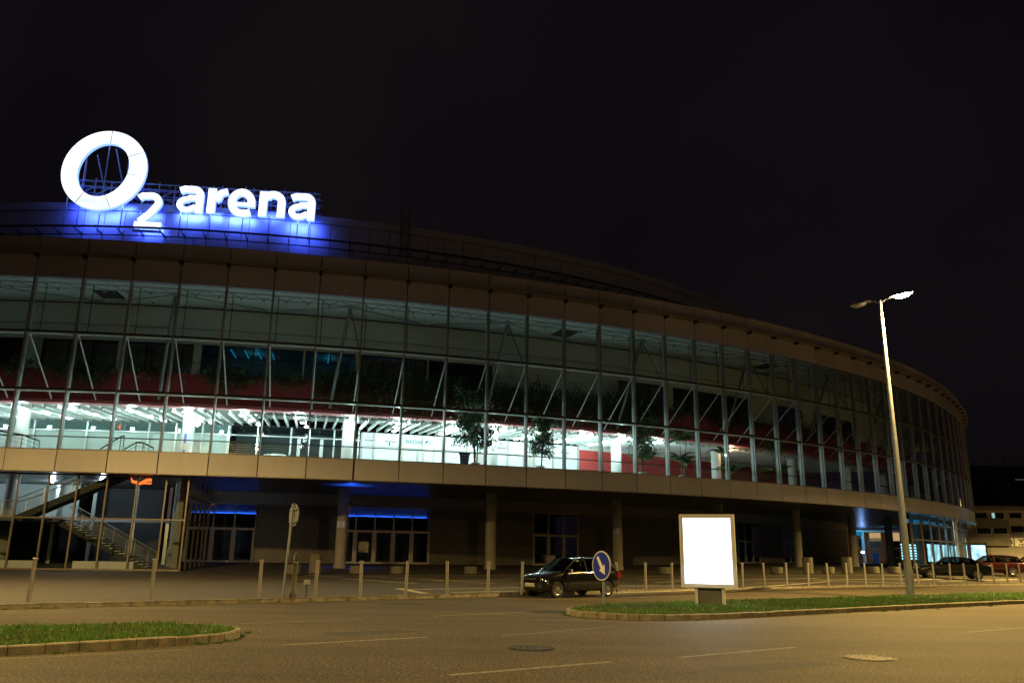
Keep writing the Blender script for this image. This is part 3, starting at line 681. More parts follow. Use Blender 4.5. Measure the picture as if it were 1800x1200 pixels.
# bar counter, dark stair rails on the concourse
b = MB(); b.ring(-3.3, .3, 102.6, 103.3, 7.29, 8.32); b.build('bar_counter', M['officewall'], ar)
for pts in (((176, 789), (213, 767), (219, 766)), ((219, 789), (240, 777), (252, 778), (270, 787)), ((0, 757), (40, 764), (70, 775))):
    q = [rad(x, y, 112.6) for x, y in pts]; b = MB(); b.path(q, [.05] * len(q), 6)
    for c in q: b.tube(c, (c.x, c.y, 7.3), .03, n=5)
    for dz in (.25, .5): b.path([c - Vector((0, 0, dz)) for c in q if c.z - dz > 7.3] if all(c.z - dz > 7.3 for c in q) else [q[-1], q[-1] + Vector((.01, 0, 0))], .015, 4)
    b.build('stair_rail', M['railm'], ar)
# columns, through all storeys
for k in range(-12, 36, 4):
    p = P(k, 108, 0); g = .12 + .027 * 9
    if k > 8: g = gh(p.x, p.y)
    b = MB(); b.lathe([(.46, g - .1), (.46, g + .28)], (p.x, p.y, 0), 20); b.lathe([(.40, g + .28), (.40, 5.94)], (p.x, p.y, 0), 24); b.build('column', M['column'], ar, True)
    b = MB(); b.lathe([(.42, 7.27), (.42, 11.4)], (p.x, p.y, 0), 24); b.build('concourse_column', M['white'], ar, True)
def colsign(k, z0, z1, w, x0=-.3):
    a = A0 + DA * k; c = P(k, 108, 0); va = atan2(-c.y, -c.x); vs = []; n = 6
    for i in range(n + 1): t = va + (x0 + w * i / n); vs += [(c.x + .435 * cos(t), c.y + .435 * sin(t), z0), (c.x + .435 * cos(t), c.y + .435 * sin(t), z1)]
    return link_mesh('column_notice', vs, [(2 * i, 2 * i + 2, 2 * i + 3, 2 * i + 1) for i in range(n)], M['noticeblue'], ar, True)
M['noticeblue'] = brickmat('notice_blue', (.05, .08, .45), (.6, .65, .8), (.7, .75, .85), .35, .13, .03)
for k in (-4,): colsign(k, 8.65, 9.35, 1.1, -.5); colsign(k, 7.95, 8.2, 1.1, -.5)
for k in (0, 8): colsign(k, 3.15, 3.6, 1.3, -.9)
# shell under the band: soffit, wall, doors
M['soffit'] = brickmat('soffit_slats', (.10, .10, .105), (.12, .12, .125), (.02, .02, .02), 6.0, .15, .01, rot=A0, rough=.28, bump=.2, nz_=.1)
bx(M['soffit'], 'soffit', K0, K1, 99.6, 114.84, 5.95, 6.1)
M['stone'] = brickmat('stone_cladding', (.135, .12, .105), (.15, .135, .115), (.04, .036, .03), 1.573, .80, .012, uv='UV', rough=.55, bump=.15, nz_=.15)
def wallpart(name, k0, k1, z0, z1, m_, r=100.0):
    n = max(1, int((k1 - k0) / .3)); vs, fs = [], []
    for i in range(n + 1): k = k0 + (k1 - k0) * i / n; vs += [P(k, r, z0), P(k, r, z1)]
    for i in range(n): fs.append((2 * i, 2 * i + 2, 2 * i + 3, 2 * i + 1))
    o = link_mesh(name, vs, fs, m_, ar); uv = o.data.uv_layers.new(name='UVMap')
    for pl in o.data.polygons:
        for li, vi in zip(pl.loop_indices, pl.vertices):
            i, t = divmod(vi, 2); k = k0 + (k1 - k0) * i / n; uv.data[li].uv = (k * DA * 100 + 50 * 1.573, z1 if t else z0)
    return o
DOORS = [(-4.9, -2.41), (.03, 3.02), (6.67, 8.47), (16.6, 18.2), (20.1, 21.4)]
last = K0; WE = 29.2
for a_, c_ in DOORS + [(WE, WE)]:
    wallpart('stone_wall', last, a_, .2, 5.05, M['stone']); last = c_
wallpart('frieze', K0, WE, 5.05, 5.95, M['frieze'], 100.05)
for di, (a_, c_) in enumerate(DOORS):
    n = int(round((c_ - a_) / .612)); st = (c_ - a_) / n; g = .55 if di < 3 else .85
    for i in range(n):
        k0, k1 = a_ + st * i, a_ + st * (i + 1)
        b = MB(); b.ring(k0, k0 + .065, 99.9, 100.06, g, 3.2, 1); b.ring(k1 - .065, k1, 99.9, 100.06, g, 3.2, 1); b.ring(k0 + .066, k1 - .066, 99.9, 100.06, 3.02, 3.2, 1); b.ring(k0 + .066, k1 - .066, 99.9, 100.06, g, g + .16, 1)
        d = b.build('entrance_door', M['frame'], ar)
        b = MB(); b.quad(P(k0 + .06, 100, g + .1), P(k1 - .06, 100, g + .1), P(k1 - .06, 100, 3.05), P(k0 + .06, 100, 3.05)); b.build('door_glass', M['glassd'], d)
        b = MB(); b.tube(P(k0 + .10, 100.14, g + .9), P(k0 + .10, 100.14, g + 1.5), .018, n=6); b.build('handle', M['steel'], d)
        b = MB()
        for q in (k0, k1 - .02): b.ring(q, q + .02, 99.95, 100.05, 3.21, 5.04, 1)
        b.ring(k0 + .021, k1 - .021, 99.95, 100.05, 4.98, 5.04, 1); fl = b.build('fanlight', M['frame'], ar)
        b = MB(); b.quad(P(k0 + .02, 100, 3.2), P(k1 - .02, 100, 3.2), P(k1 - .02, 100, 5.05), P(k0 + .02, 100, 5.05)); b.build('pane', M['glassd'], fl)
    # the dark lobby behind, with the blue-lit bulkhead seen through the fanlights of the first two
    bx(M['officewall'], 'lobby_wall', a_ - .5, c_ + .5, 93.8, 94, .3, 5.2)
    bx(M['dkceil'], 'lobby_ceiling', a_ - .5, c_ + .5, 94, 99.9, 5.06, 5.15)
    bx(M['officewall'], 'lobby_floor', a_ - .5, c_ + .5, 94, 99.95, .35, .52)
    if di < 2:
        bx(M['white'], 'bulkhead', a_ + .02, c_ - .02, 99.0, 99.2, 4.22, 5.04)
        bx(M['ledblue'], 'led_strip', a_ + .05, c_ - .05, 99.21, 99.24, 4.26, 4.29); bx(M['railm'], 'led_cover', a_ + .05, c_ - .05, 99.28, 99.31, 4.18, 4.31)  # the cover is a lip added to hide the strip and soften its glow
# blue floodlight on the soffit at the first column
fx = MB(); fx.box(tuple(P(.1, 110.8, 4.75)), (.25, .2, .16), A0); fx.tube(P(.1, 110.8, 4.75), P(.05, 108.3, 4.7), .04, n=6); fx.build('floodlight', M['black'], ar)
light('blue_column_light', P(.1, 110.8, 4.9), 650, (.02, .12, 1), 'SPOT', .08, radians(140), (0, 0, 1), .8)
light('blue_column_light', P(.12, 106.3, 2.6), 160, (.02, .12, 1), 'SPOT', .08, radians(140), (0, .0, -1), .5)  # second spot without a fixture, added to throw blue down on the paving
# roof drum with panel joints, coping, rail

b = MB(); n = int((K1 - KD) / .8) + 2
for i in range(n):
    k = math.ceil(KD / .8) * .8 + (i - 1) * .8; b.ring(k + .012, k + .788, 92.2, 92.5, 20.8, 32.25, 1)
b.build('drum_wall', M['drum'], ar)
bx(M['dark'], 'drum_backing', KD, K1, 91.9, 92.19, 20.8, 32.2)
bx(M['drum'], 'drum_coping', KD, K1, 91.8, 92.62, 32.3, 33.05)
bx(M['roofm'], 'drum_top', KD, K1, 60, 91.8, 32.6, 32.7)
b = MB(); b.ring(KD, K1, 94.0, 94.14, 30.0, 30.16); b.ring(KD, K1, 93.2, 93.3, 29.55, 29.63)
for i in range(n): 
    k = math.ceil(KD / .8) * .8 + (i - 1) * .8; b.hexa([P(k - .012, 92.5, 29.75), P(k + .012, 92.5, 29.75), P(k + .012, 92.7, 29.75), P(k - .012, 92.7, 29.75)], [P(k - .012, 92.5, 30.0), P(k + .012, 92.5, 30.0), P(k + .012, 94.1, 30.0), P(k - .012, 94.1, 30.0)])
b.build('drum_service_rail', M['roofm'], ar)
# roof ladder
b = MB(); kl = pk(rad(711, 420, 93.2)); a = A0 + DA * kl; u = Vector((-sin(a), cos(a), 0))
for s in (-.38, .38): 
    p = P(kl, 93.2, 0) + u * s; b.tube((p.x, p.y, 29.6), (p.x, p.y, 34.6), .05, n=6)
p = P(kl, 93.2, 0)
for i in range(14): z = 29.8 + .3 * i; b.tube((p.x - u.x * .38, p.y - u.y * .38, z), (p.x + u.x * .38, p.y + u.y * .38, z), .03, n=5)
b.tube((p.x - u.x * .38, p.y - u.y * .38, 33.4), (p.x + u.x * .38, p.y + u.y * .38, 33.4), .07, n=5)
b.build('roof_ladder', M['roofm'], ar)
for px in ((340, 425), (620, 445), (940, 455)):
    q = rad(*px, 93.6); b = MB(); b.tube((q.x, q.y, q.z - .9), (q.x, q.y, q.z + .5), .03, n=5); b.tube((q.x - 1.1, q.y, q.z + .2), (q.x + .3, q.y, q.z + .16), .02, n=5); b.build('roof_aerial', M['railm'], ar)
# glazed stair hall under the band, left
HK = [-10.35, -9.75, -9.16, -8.57, -7.98, -7.39, -6.81, -6.22, -5.64, -5.05, -4.45, -3.86, -3.41]
for i, k in enumerate(HK):
    b = MB(); b.box(tuple(P(k, 114, 3.05)), (.14, .09, 5.7), A0 + DA * k); b.build('hall_mullion', M['mull'], ar)
for k0, k1 in zip(HK, HK[1:]):
    b = MB(); b.quad(P(k0, 114, .2), P(k1, 114, .2), P(k1, 114, 5.9), P(k0, 114, 5.9)); b.build('hall_pane', M['glassd'], ar)
bx(M['mull'], 'hall_transom', HK[0], HK[-1], 113.95, 114.06, 3.2, 3.29); bx(M['mull'], 'hall_sill', HK[0], HK[-1], 113.9, 114.08, .14, .3); bx(M['mull'], 'hall_head', HK[0], HK[-1], 113.9, 114.08, 5.82, 5.92)
for r_ in (112.4, 110.8, 109.2, 107.6, 106):
    b = MB(); b.box(tuple(P(-3.41, r_, 3.05)), (.08, .12, 5.7), A0 + DA * -3.41); b.build('hall_mullion', M['mull'], ar)
    b = MB(); b.quad(P(-3.41, r_, .2), P(-3.41, r_ + 1.6, .2), P(-3.41, r_ + 1.6, 5.9), P(-3.41, r_, 5.9)); b.build('hall_pane', M['glassd'], ar)
for z in (3.22, 4.7, .2): 
    b = MB(); b.tube(P(-3.41, 114, z), P(-3.41, 106, z), .05, n=6); b.build('hall_side_rail', M['mull'], ar)
bx(M['officewall'], 'hall_floor', K0, -3.45, 101.5, 113.9, .1, .2)
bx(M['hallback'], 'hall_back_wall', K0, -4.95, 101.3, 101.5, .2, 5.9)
bx(M['tealwall'], 'gallery_wall', K0, -6.9, 104.4, 104.5, 3.3, 5.9)
bx(M['greym'], 'gallery_floor', K0, -6.35, 104.5, 111.6, 3.10, 3.30)
for k in (-7.3, -6.35, -5.3, -4.45): b = MB(); b.box(tuple(P(k, 105.5, 3.0)), (.22, .22, 5.6), A0); b.build('hall_post', M['alu'], ar)
b = MB(); b.box(tuple(P(-5.4, 105.5, 3.4)), (.2, 7.2, .22), A0 + DA * -5.4); b.build('hall_beam', M['alu'], ar)
p = P(-3.78, 110, 0); b = MB(); b.lathe([(.36, .2), (.36, 5.93)], (p.x, p.y, 0), 20); b.build('hall_column', M['column'], ar, True)
bx(M['panel'], 'bench', -5.55, -4.35, 113.3, 113.75, .2, .72); bx(M['panel'], 'bench', -7.4, -6.3, 113.3, 113.75, .2, .72)
def stair(p0, p1, wid, n, name='stair'):
    p0, p1 = Vector(p0), Vector(p1); d = Vector((p1.x - p0.x, p1.y - p0.y, 0)); L_ = d.length; u = d.normalized(); w = Vector((-u.y, u.x, 0)) * wid
    st = MB()
    for s in (0, 1):
        o = w * s; st.hexa([p0 + o - u * .0 + Vector((0, 0, -.42)), p1 + o + Vector((0, 0, -.42)), p1 + o + Vector((0, 0, -.42)) + w.normalized() * .07, p0 + o + Vector((0, 0, -.42)) + w.normalized() * .07],
                           [p0 + o, p1 + o, p1 + o + w.normalized() * .07, p0 + o + w.normalized() * .07])
    root = st.build(name, M['stringer'], ar)
    b = MB()
    for i in range(n):
        c = p0 + (p1 - p0) * ((i + .5) / n) + w * .5; b.box((c.x, c.y, c.z), (.34, wid, .05), atan2(u.y, u.x))
    b.build('treads', M['whitem'], root)
    for s in (-.05, 1.05):
        o = w * s; b = MB(); b.tube(p0 + o + Vector((0, 0, 1.0)), p1 + o + Vector((0, 0, 1.0)), .035, n=6)
        for j in range(6): b.tube(p0 + o + Vector((0, 0, .2 + .13 * j)), p1 + o + Vector((0, 0, .2 + .13 * j)), .012, n=4)
        for j in range(5): c = p0 + (p1 - p0) * (j / 4) + o; b.tube(c, c + Vector((0, 0, 1.0)), .022, n=5)
        b.build('handrail', M['alu'], root)
stair(P(-6.4, 110.6, 3.35), P(-4.35, 110.6, .3), 1.7, 19)
stair(P(-6.9, 112.2, 3.35), P(-4.75, 112.2, 6.3), -1.2, 18)
b = MB()
for z in (3.5, 3.63, 3.76, 3.89, 4.02, 4.15): b.tube(P(-12, 111.5, z), P(-7.0, 111.5, z), .014, n=4)
b.tube(P(-12, 111.5, 4.35), P(-7.0, 111.5, 4.35), .035, n=6)
for i in range(11): b.tube(P(-12 + .5 * i, 111.5, 3.3), P(-12 + .5 * i, 111.5, 4.35), .022, n=5)
b.build('gallery_railing', M['alu'], ar)
for k, r_ in ((-9.3, 109), (-7.2, 107.2), (-5.9, 108), (-10.8, 108)):
    b = MB(); b.lathe([(.07, 0), (.09, .05), (.07, .07)], tuple(P(k, r_, 5.84)), 14); b.build('hall_downlight', M['down'], ar)
    light('hall_light', P(k, r_, 5.7), 190, (.80, .92, 1), rad_=.12)
# concourse ceiling lights
b = MB(); b.lathe([(.17, .05), (.20, 0), (.10, -.05)], n=14); dl = b.build('downlight', M['down'], None); dl.parent = ar
LK = [-11.9, -10.6, -9.25, -7.91, -6.68, -5.3, -3.99, -2.68, -1.32, 0, 1.25, 2.7, 3.93, 5.21, 6.64, 7.93, 9.16]
first = True
for r_, dz, en in ((109.0, 10.68, 290), (106.0, 10.80, 200), (103.4, 10.88, 140)):
    for k in LK:
        if r_ < 109 and k > 9: continue
        dim = .45 if k < -4 else 1.0
        if -1 > k > -3.5 and r_ < 109: dim = .5
        p = P(k + .12 * (109 - r_) / 3, r_, dz) - Vector((CX, CY, 0))
        o = dl if first else dl.copy()
        if not first: col.objects.link(o)
        first = False; o.location = p
        light('concourse_light', (p.x + CX, p.y + CY, dz - .12), en * dim * (1.25 if .5 < k < 8.3 else 1), (.74, 1, .96), rad_=.15)
b = MB(); b.lathe([(.15, .05), (.18, 0), (.10, -.05)], n=14); wl_ = b.build('warm_downlight', M['warm'], None); wl_.parent = ar; wl_.location = P(12.28, 109.0, 10.68) - Vector((CX, CY, 0))
light('warm_concourse_light', P(12.28, 109.2, 10.5), 60, (1, .7, .4), rad_=.15)
# glazed entrance under the band, far right
EB = pk(rad(1606, 950, 108.6))
b = MB(); b.hexa([P(19.95, 113.9, .6), P(20.0, 113.9, .6), P(EB + .05, 108.6, .6), P(EB, 108.6, .6)], [P(19.95, 113.9, 5.9), P(20.0, 113.9, 5.9), P(EB + .05, 108.6, 5.9), P(EB, 108.6, 5.9)]); b.build('entrance_side_wall', M['officewall'], ar)
VK = [19.9, 20.9, 21.9, 22.9, 23.9, 24.9, 25.9, 26.9, 27.9, 28.9, 29.9]
for k in VK:
    b = MB(); b.box(tuple(P(k, 114, 3.3)), (.16, .12, 5.2), A0 + DA * k); b.build('entrance_mullion', M['mull'], ar)
for k0, k1 in zip(VK, VK[1:]):
    b = MB(); b.quad(P(k0, 114, .6), P(k1, 114, .6), P(k1, 114, 5.9), P(k0, 114, 5.9)); b.build('entrance_pane', M['glassd'], ar)
for z in (3.35, 4.95): bx(M['mull'], 'entrance_transom', VK[0], VK[-1], 113.95, 114.07, z, z + .12)
bx(M['officewall'], 'entrance_back_wall', EB, 31.5, 108.6, 108.8, .6, 5.9)
for k0, k1, z0, z1 in ((20.15, 20.55, 1.5, 3.1), (20.7, 21.1, 1.5, 3.1), (21.2, 21.6, 1.5, 3.1)):
    b = MB()
    for i in range(6): b.ring(k0, k1, 112.6, 112.65, z0 + .27 * i, z0 + .27 * i + .15, 1)
    b.build('lit_shelf', M['cyan'], ar)
for k0, k1 in ((22.2, 22.9), (23.1, 23.8), (24.3, 25.6), (25.9, 28.2)):
    b = MB(); b.ring(k0, k1, 113.2, 113.25, 1.3, 3.1, 1); b.build('lit_poster_panel', M['cyanposter'] if 'cyanposter' in M else M['cyan'], ar)
for k0 in (20.3, 21.3, 22.4, 23.4, 24.6, 26.0):
    b = MB(); b.ring(k0, k0 + .7, 112.9, 112.95, 5.1, 5.5, 1); b.build('lit_clerestory', M['cyandim'], ar)
for k in (21, 23.5, 26): light('cyan_light', P(k, 115.6 if k > 25 else 113.4, 4.2), 45, (.08, .62, 1), rad_=.2)
b = MB(); b.lathe([(.1, .3), (.1, 5.9)], tuple(P(24.6, 114.6, .3)), 12); b.build('entrance_post', M['alu'], ar)
light('cyan_soffit_light', P(33.5, 104, 4.2), 420, (.10, .60, 1), 'SPOT', .3, radians(110), (0, 0, 1), .8)

# ------------------------------------------------------------------ the illuminated roof sign
A_, B_ = rad(110, 400, 94), rad(556, 420, 94)
su = Vector((B_.x - A_.x, B_.y - A_.y, 0)).normalized(); sn = Vector((su.y, -su.x, 0))      # sn points towards the street
so = Vector((A_.x, A_.y, 0))
def SP(u, z, d=0): return so + su * u + Vector((0, 0, z)) + sn * d
sg = thing('roof_sign', tuple(SP(11, 29.6)), 'huge glowing white and blue lettering on a steel frame above the arena roof edge', 'sign')
DEP = .42
def solid(name, pts2, fs, m_face, thick=DEP, closed=True):
    f = [SP(u, z, .3) for u, z in pts2]; bk = [SP(u, z, .3 - thick) for u, z in pts2]
    fc = link_mesh(name, f, fs, m_face, sg)
    e = border(fs); vs, ff = [], []
    for a, c in e:
        n = len(vs); vs += [f[a], f[c], bk[c], bk[a]]; ff.append((n, n + 3, n + 2, n + 1))
    link_mesh('side_band', vs, ff, M['letterside'], fc)
    link_mesh('back_glow', bk, [tuple(reversed(q)) for q in fs], M['letterback'], fc)
    return fc
# the big ring: six face panels with thin seams
def oval(t, s):          # s = 0 outer edge, 1 inner edge; slightly slanted ring
    ou = (2.98 + 3.78 * cos(t), 35.77 + 4.02 * sin(t)); inn = (2.90 + 2.26 * cos(t) , 35.78 + 2.72 * sin(t))
    sh = .10 * sin(t)
    inn = (inn[0] + .22 * sin(t), inn[1] + .10 * cos(t)); ou = (ou[0] + .12 * sin(t), ou[1] + .10 * cos(t))
    return (ou[0] * (1 - s) + inn[0] * s, ou[1] * (1 - s) + inn[1] * s)
seams = [88, 30, -8, -72, -122, -218]
for i in range(6):
    t0, t1 = radians(seams[i]), radians(seams[(i + 1) % 6] - (0 if i < 5 else 360)); n = 16; pts = []
    e_ = -.006
    for j in range(n + 1):
        t = (t0 - e_) + (t1 - t0 + 2 * e_) * j / n; pts += [oval(t, 0), oval(t, 1)]
    solid('ring_panel', pts, [(2 * j, 2 * j + 2, 2 * j + 3, 2 * j + 1) for j in range(n)], M['letter'])
def strip(pts, w):                      # a stroke of even width along a centre line
    out = []
    for i, p in enumerate(pts):
        a = Vector(pts[max(i - 1, 0)]); c = Vector(pts[min(i + 1, len(pts) - 1)]); t = (c - a).normalized(); ww = w[i] if isinstance(w, list) else w
        out += [(p[0] - t.y * ww / 2, p[1] + t.x * ww / 2), (p[0] + t.y * ww / 2, p[1] - t.x * ww / 2)]
    return out, [(2 * i, 2 * i + 2, 2 * i + 3, 2 * i + 1) for i in range(len(pts) - 1)]
def arc(cx, cz, rx, rz, a0, a1, n=14): return [(cx + rx * cos(radians(a0 + (a1 - a0) * i / n)), cz + rz * sin(radians(a0 + (a1 - a0) * i / n))) for i in range(n + 1)]
def letter(ch, u0, u1, z0, z1, w):
    W_, h = u1 - u0, z1 - z0; parts = []
    if ch == 'e':
        cx, cz, rx, rz = W_ / 2, h / 2, (W_ - w) / 2, (h - w * .92) / 2
        parts = [strip([(w * 1.02, cz - .02), (W_ - w * .25, cz - .02)], w * .50), strip(arc(cx, cz, rx, rz, -3, 300, 30), w * .98)]
        parts[0] = strip([(w * 1.0, cz - .16), (W_ - w * 1.0, cz - .16)], w * .52); parts[1] = strip([(W_ - w / 2, cz - .42)] + arc(cx, cz, rx, rz, 0, 262, 26) + [(cx + .45, w * .42), (W_ - w * .55, w * .62)], w * .96)
    if ch == 'a':
        parts = [strip([(w * .35, h - w * .72), (w * .9, h - w * .47)] + arc(W_ - w * 1.25, h - w * 1.25, w * .80, w * .80, 100, 0, 10) + [(W_ - w * .46, h * .4), (W_ - w * .46, 0)], w * .90),
                 strip([(W_ - w * .91, h * .56), (W_ * .48, h * .555)] + arc(W_ * .40, h * .305, W_ * .40 - w * .42, h * .305 - w * .40, 90, 290, 14) + [(W_ - w * .91, h * .24)], w * .74)]
    if ch == 'r': parts = [strip([(w * .5, h * .97), (w * .5, 0)], w), strip([(w * 1.0, h * .52)] + arc(w * 1.75, h * .52, w * .42, h * .30, 165, 95, 6) + [(W_, h - w * .42)], w * .86)]
    if ch == 'n': parts = [strip([(w * .5, h * .97), (w * .5, 0)], w), strip([(w * 1.0, h * .66)] + arc(W_ * .52, h * .60, W_ * .48 - w * .5, h * .40 - w * .47, 135, 0, 12) + [(W_ - w * .5, 0)], w * .96)]
    if ch == '2': parts = [strip([(w * .25, h - w * .95), (w * .7, h - w * .58)] + arc(W_ * .50, h * .735, W_ * .30, h * .265 - w * .47, 110, -35, 12) + [(W_ * .52, h * .40), (w * .62, w * .92)], w * .95), strip([(0, w * .46), (W_, w * .46)], w * .92)]
    vs, fs = [], []
    for v, f in parts: n = len(vs); vs += [(u0 + a, z0 + b) for a, b in v]; fs += [tuple(i + n for i in q) for q in f]
    return vs, fs
for t_ in seams:
    b = MB(); (a0, z0), (a1, z1) = oval(radians(t_), 0.01), oval(radians(t_), .99); b.tube(SP(a0, z0, .30), SP(a1, z1, .30), .035, n=4); b.build('seam', M['greym'], sg)
for ch, u0, u1, z0, z1, w in (('2', 6.30, 8.72, 30.2, 33.78, .66), ('a', 9.82, 12.26, 31.95, 34.66, .74), ('r', 12.62, 14.40, 32.05, 34.62, .74), ('e', 14.47, 17.02, 31.88, 34.66, .74), ('n', 17.36, 19.80, 32.0, 34.62, .74), ('a', 20.1, 22.58, 31.85, 34.56, .74)):
    vs, fs = letter(ch, u0, u1, z0, z1, w); solid('letter', vs, fs, M['letter'])
# frame: posts in front, lattice behind
M['frameblue'] = mat('sign_frame', (.62, .62, .66), .5, .3)
for u, zt in ((-.1, 33.2), (1.05, 37.9), (2.95, 38.8), (4.9, 37.6), (6.55, 33.8), (10.2, 34.9), (12.9, 35.0), (15.9, 35.2), (21.0, 34.9), (22.1, 34.9), (18.3, 32.4)):
    b = MB(); b.tube(SP(u, 29.7, -.25), SP(u, zt, -.25), .055, n=6); b.build('post', M['frameblue'], sg)
b = MB(); b.tube(SP(1.9, 37.6, -.4), SP(2.55, 34.4, -1.6), .07, n=6); b.tube(SP(3.5, 38.3, -.4), SP(4.3, 34.5, -1.6), .07, n=6); b.tube(SP(1.0, 37.2, -.4), SP(.6, 34.5, -1.6), .07, n=6); b.build('brace', M['frameblue'], sg)
for d in (-.6, -2.2):
    b = MB(); b.tube(SP(.5, 35.0, d), SP(22.9, 35.0, d), .07, n=6); b.tube(SP(.5, 34.45, d), SP(22.9, 34.45, d), .055, n=6); b.tube(SP(.5, 33.5, d), SP(22.9, 33.5, d), .055, n=6)
    b.build('rail', M['frameblue'], sg)
    for i in range(16):
        b = MB(); u = .6 + i * 1.45; b.tube(SP(u, 35.0 + (.25 if i % 2 else 0), d), SP(u, 32.6, d), .055, n=6); b.tube(SP(u, 33.5, d), SP(u + 1.45 if i < 15 else u, 34.45, d), .04, n=5); b.build('lattice_post', M['frameblue'], sg)
b = MB()
for i in range(23): u = .6 + i; b.tube(SP(u, 35.0, -.6), SP(u, 35.0, -2.2), .035, n=5); b.tube(SP(u, 33.5, -.6), SP(min(u + 1, 22.9), 33.5, -2.2), .035, n=5); b.tube(SP(u, 35.0, -2.2), SP(min(u + 1, 22.9), 34.45, -.6), .03, n=5)
b.build('cross_ties', M['frameblue'], sg)
b = MB(); c = SP(7.5, 29.95, .1); b.box(tuple(c), (2.6, .5, .08), atan2(su.y, su.x)); b.build('bracket_plate', M['frameblue'], sg)
for u, z, w, e in ((1.2, 32.6, 1.6, 110), (3.0, 31.9, 3.0, 230), (4.9, 32.5, 1.6, 120), (7.5, 30.6, 2.2, 200), (7.4, 32.0, 1.6, 120), (11, 32.1, 2.4, 230), (13.2, 32.2, 1.2, 120), (15.7, 32.1, 2.4, 240), (21.3, 32.0, 2.6, 260), (18.4, 32.6, 2.0, 90)):
    l_ = light('sign_backlight', SP(u, z, -.16), e * .62, (.045, .095, 1), 'AREA', dirv=sn * -1 + Vector((0, 0, -.5))); l_.data.shape = 'RECTANGLE'; l_.data.size = w; l_.data.size_y = .5; l_.data.spread = radians(115)

# ------------------------------------------------------------------ bollards on the plaza kerb
def bollard():
    t = thing('bollard'); b = MB(); b.lathe([(.050, 0), (.050, 1.09)], n=14); b.build('post', M['steel'], t, True)
    b = MB(); b.lathe([(.066, 1.09), (.066, 1.125), (.05, 1.135)], n=14); b.build('cap', M['galv'], t, True)
    b = MB(); b.lathe([(.085, 0), (.085, .008)], n=14); b.build('foot', M['galv'], t)
    return t
bp = bollard(); g_ = 'steel bollards along the plaza kerb'
BX = [(49, 1058), (265, 1055), (455, 1052), (553, 1053), (633, 1051), (712.5, 1049), (786, 1047), (857.5, 1046), (917, 1044), (1085, 1041), (1135.5, 1039), (1182, 1038), (1260, 1036.3), (1306, 1035), (1345, 1034), (1384, 1033), (1422, 1032), (1457, 1031), (1490, 1030), (1523, 1029), (1553, 1028), (1585, 1027.2), (1615, 1026.5), (1643, 1026), (1672, 1025.7), (1698, 1025.3), (1722, 1025), (1748, 1024.7), (1772, 1024.5), (1795, 1024.3)]
for i, (x, y) in enumerate(BX):
    p = gz(x, y, .12)
    if i > 20: p = gz(x, y + .5, .16)
    t = bp if i == 0 else copy_tree(bp); t.location = (p.x, p.y, gh(p.x, p.y)); t.rotation_euler = (radians(1.3) * sin(i * 2.3), radians(1.3) * cos(i * 3.1), i * .7)
    t['group'] = g_; t['category'] = 'bollard'
    if i == 0: l = 'slim steel bollard nearest the left edge, in front of the glazed stair hall'
    elif i == 2: l = 'slim steel bollard just left of the round sign seen from the side'
    elif i == 9: l = 'slim steel bollard rising behind the tail of the black hatchback'
    elif i == 8: l = 'slim steel bollard behind the bonnet of the black hatchback'
    elif i == len(BX) - 1: l = 'rightmost steel bollard, at the right edge of the photo'
    else: l = f'{ORD[i]} steel bollard from the left along the plaza kerb'
    t['label'] = l
# ------------------------------------------------------------------ concrete planters and blocks on the plaza
def block(px, w, h, label, tall=False, yo=0):
    p = gp(px[0], px[1]); p.z = gh(p.x, p.y)
    t = thing('planter' if not tall else 'concrete_bin', tuple(p), label, 'planter' if not tall else 'litter bin', 'concrete planters on the plaza' if not tall else 'tall concrete bins')
    b = MB(); r = w / 2
    b.lathe([(r * .86, 0), (r, .06), (r, h - .04), (r * .97, h), (r * .80, h), (r * .78, h - .06), (.001, h - .06)], tuple(p), 22); b.build('bowl' if not tall else 'body', M['conc'], t)
    if not tall:
        b = MB(); b.lathe([(r * .77, h - .055), (r * .5, h - .02), (.001, h - .01)], tuple(p), 14); b.build('soil', M['soil'], t)
    else:
        b = MB(); b.lathe([(r * 1.03, h), (r * 1.03, h + .04), (r * .5, h + .05), (.001, h + .05)], tuple(p), 22); b.build('lid', M['conc'], t)
PX = [(515, 1009.5, .85, .6, 'planter with a chamfered front behind the ornate post'), (626, 1008.5, .85, .5, 'planter left of the third pale column bay, first after the floodlit column'), (698, 1009, .85, .5, 'planter standing just right of the four glass doors'), (827, 1009, .85, .5, 'planter standing alone left of the second pale column'),
      (1168, 1008.5, .9, .5, 'planter behind the lit poster case, left of it'), (1366, 1008.5, .9, .5, 'planter between the poster case and the fourth pale column'), (1457, 1008, .9, .5, 'planter right of the tall concrete bin'), (1535, 1007.5, .9, .5, 'planter in front of the bright passage'), (1572, 1007.5, .9, .5, 'planter just left of the tall lamp post')]
PX[1] = (626, 1008.5, .85, .5, 'planter left of the glass doors, beside the blue-lit column')
for x, y, w, h, l in PX: block((x, y), w, h, 'low concrete ' + l)
block((553, 1008.5), .75, 1.15, 'tall square-looking concrete bin left of the blue-lit column', True); block((967, 1006), .75, 1.15, 'tall concrete bin in front of the three-leaf doors, behind the hatchback', True)
block((1421, 1008.5), .75, 1.15, 'tall concrete bin just right of the fourth pale column', True); block((1490, 1008), .75, 1.15, 'tall concrete bin beside the fifth pale column', True)
M['castpost'] = mat('cast_post', (.07, .065, .06), .5, .3)
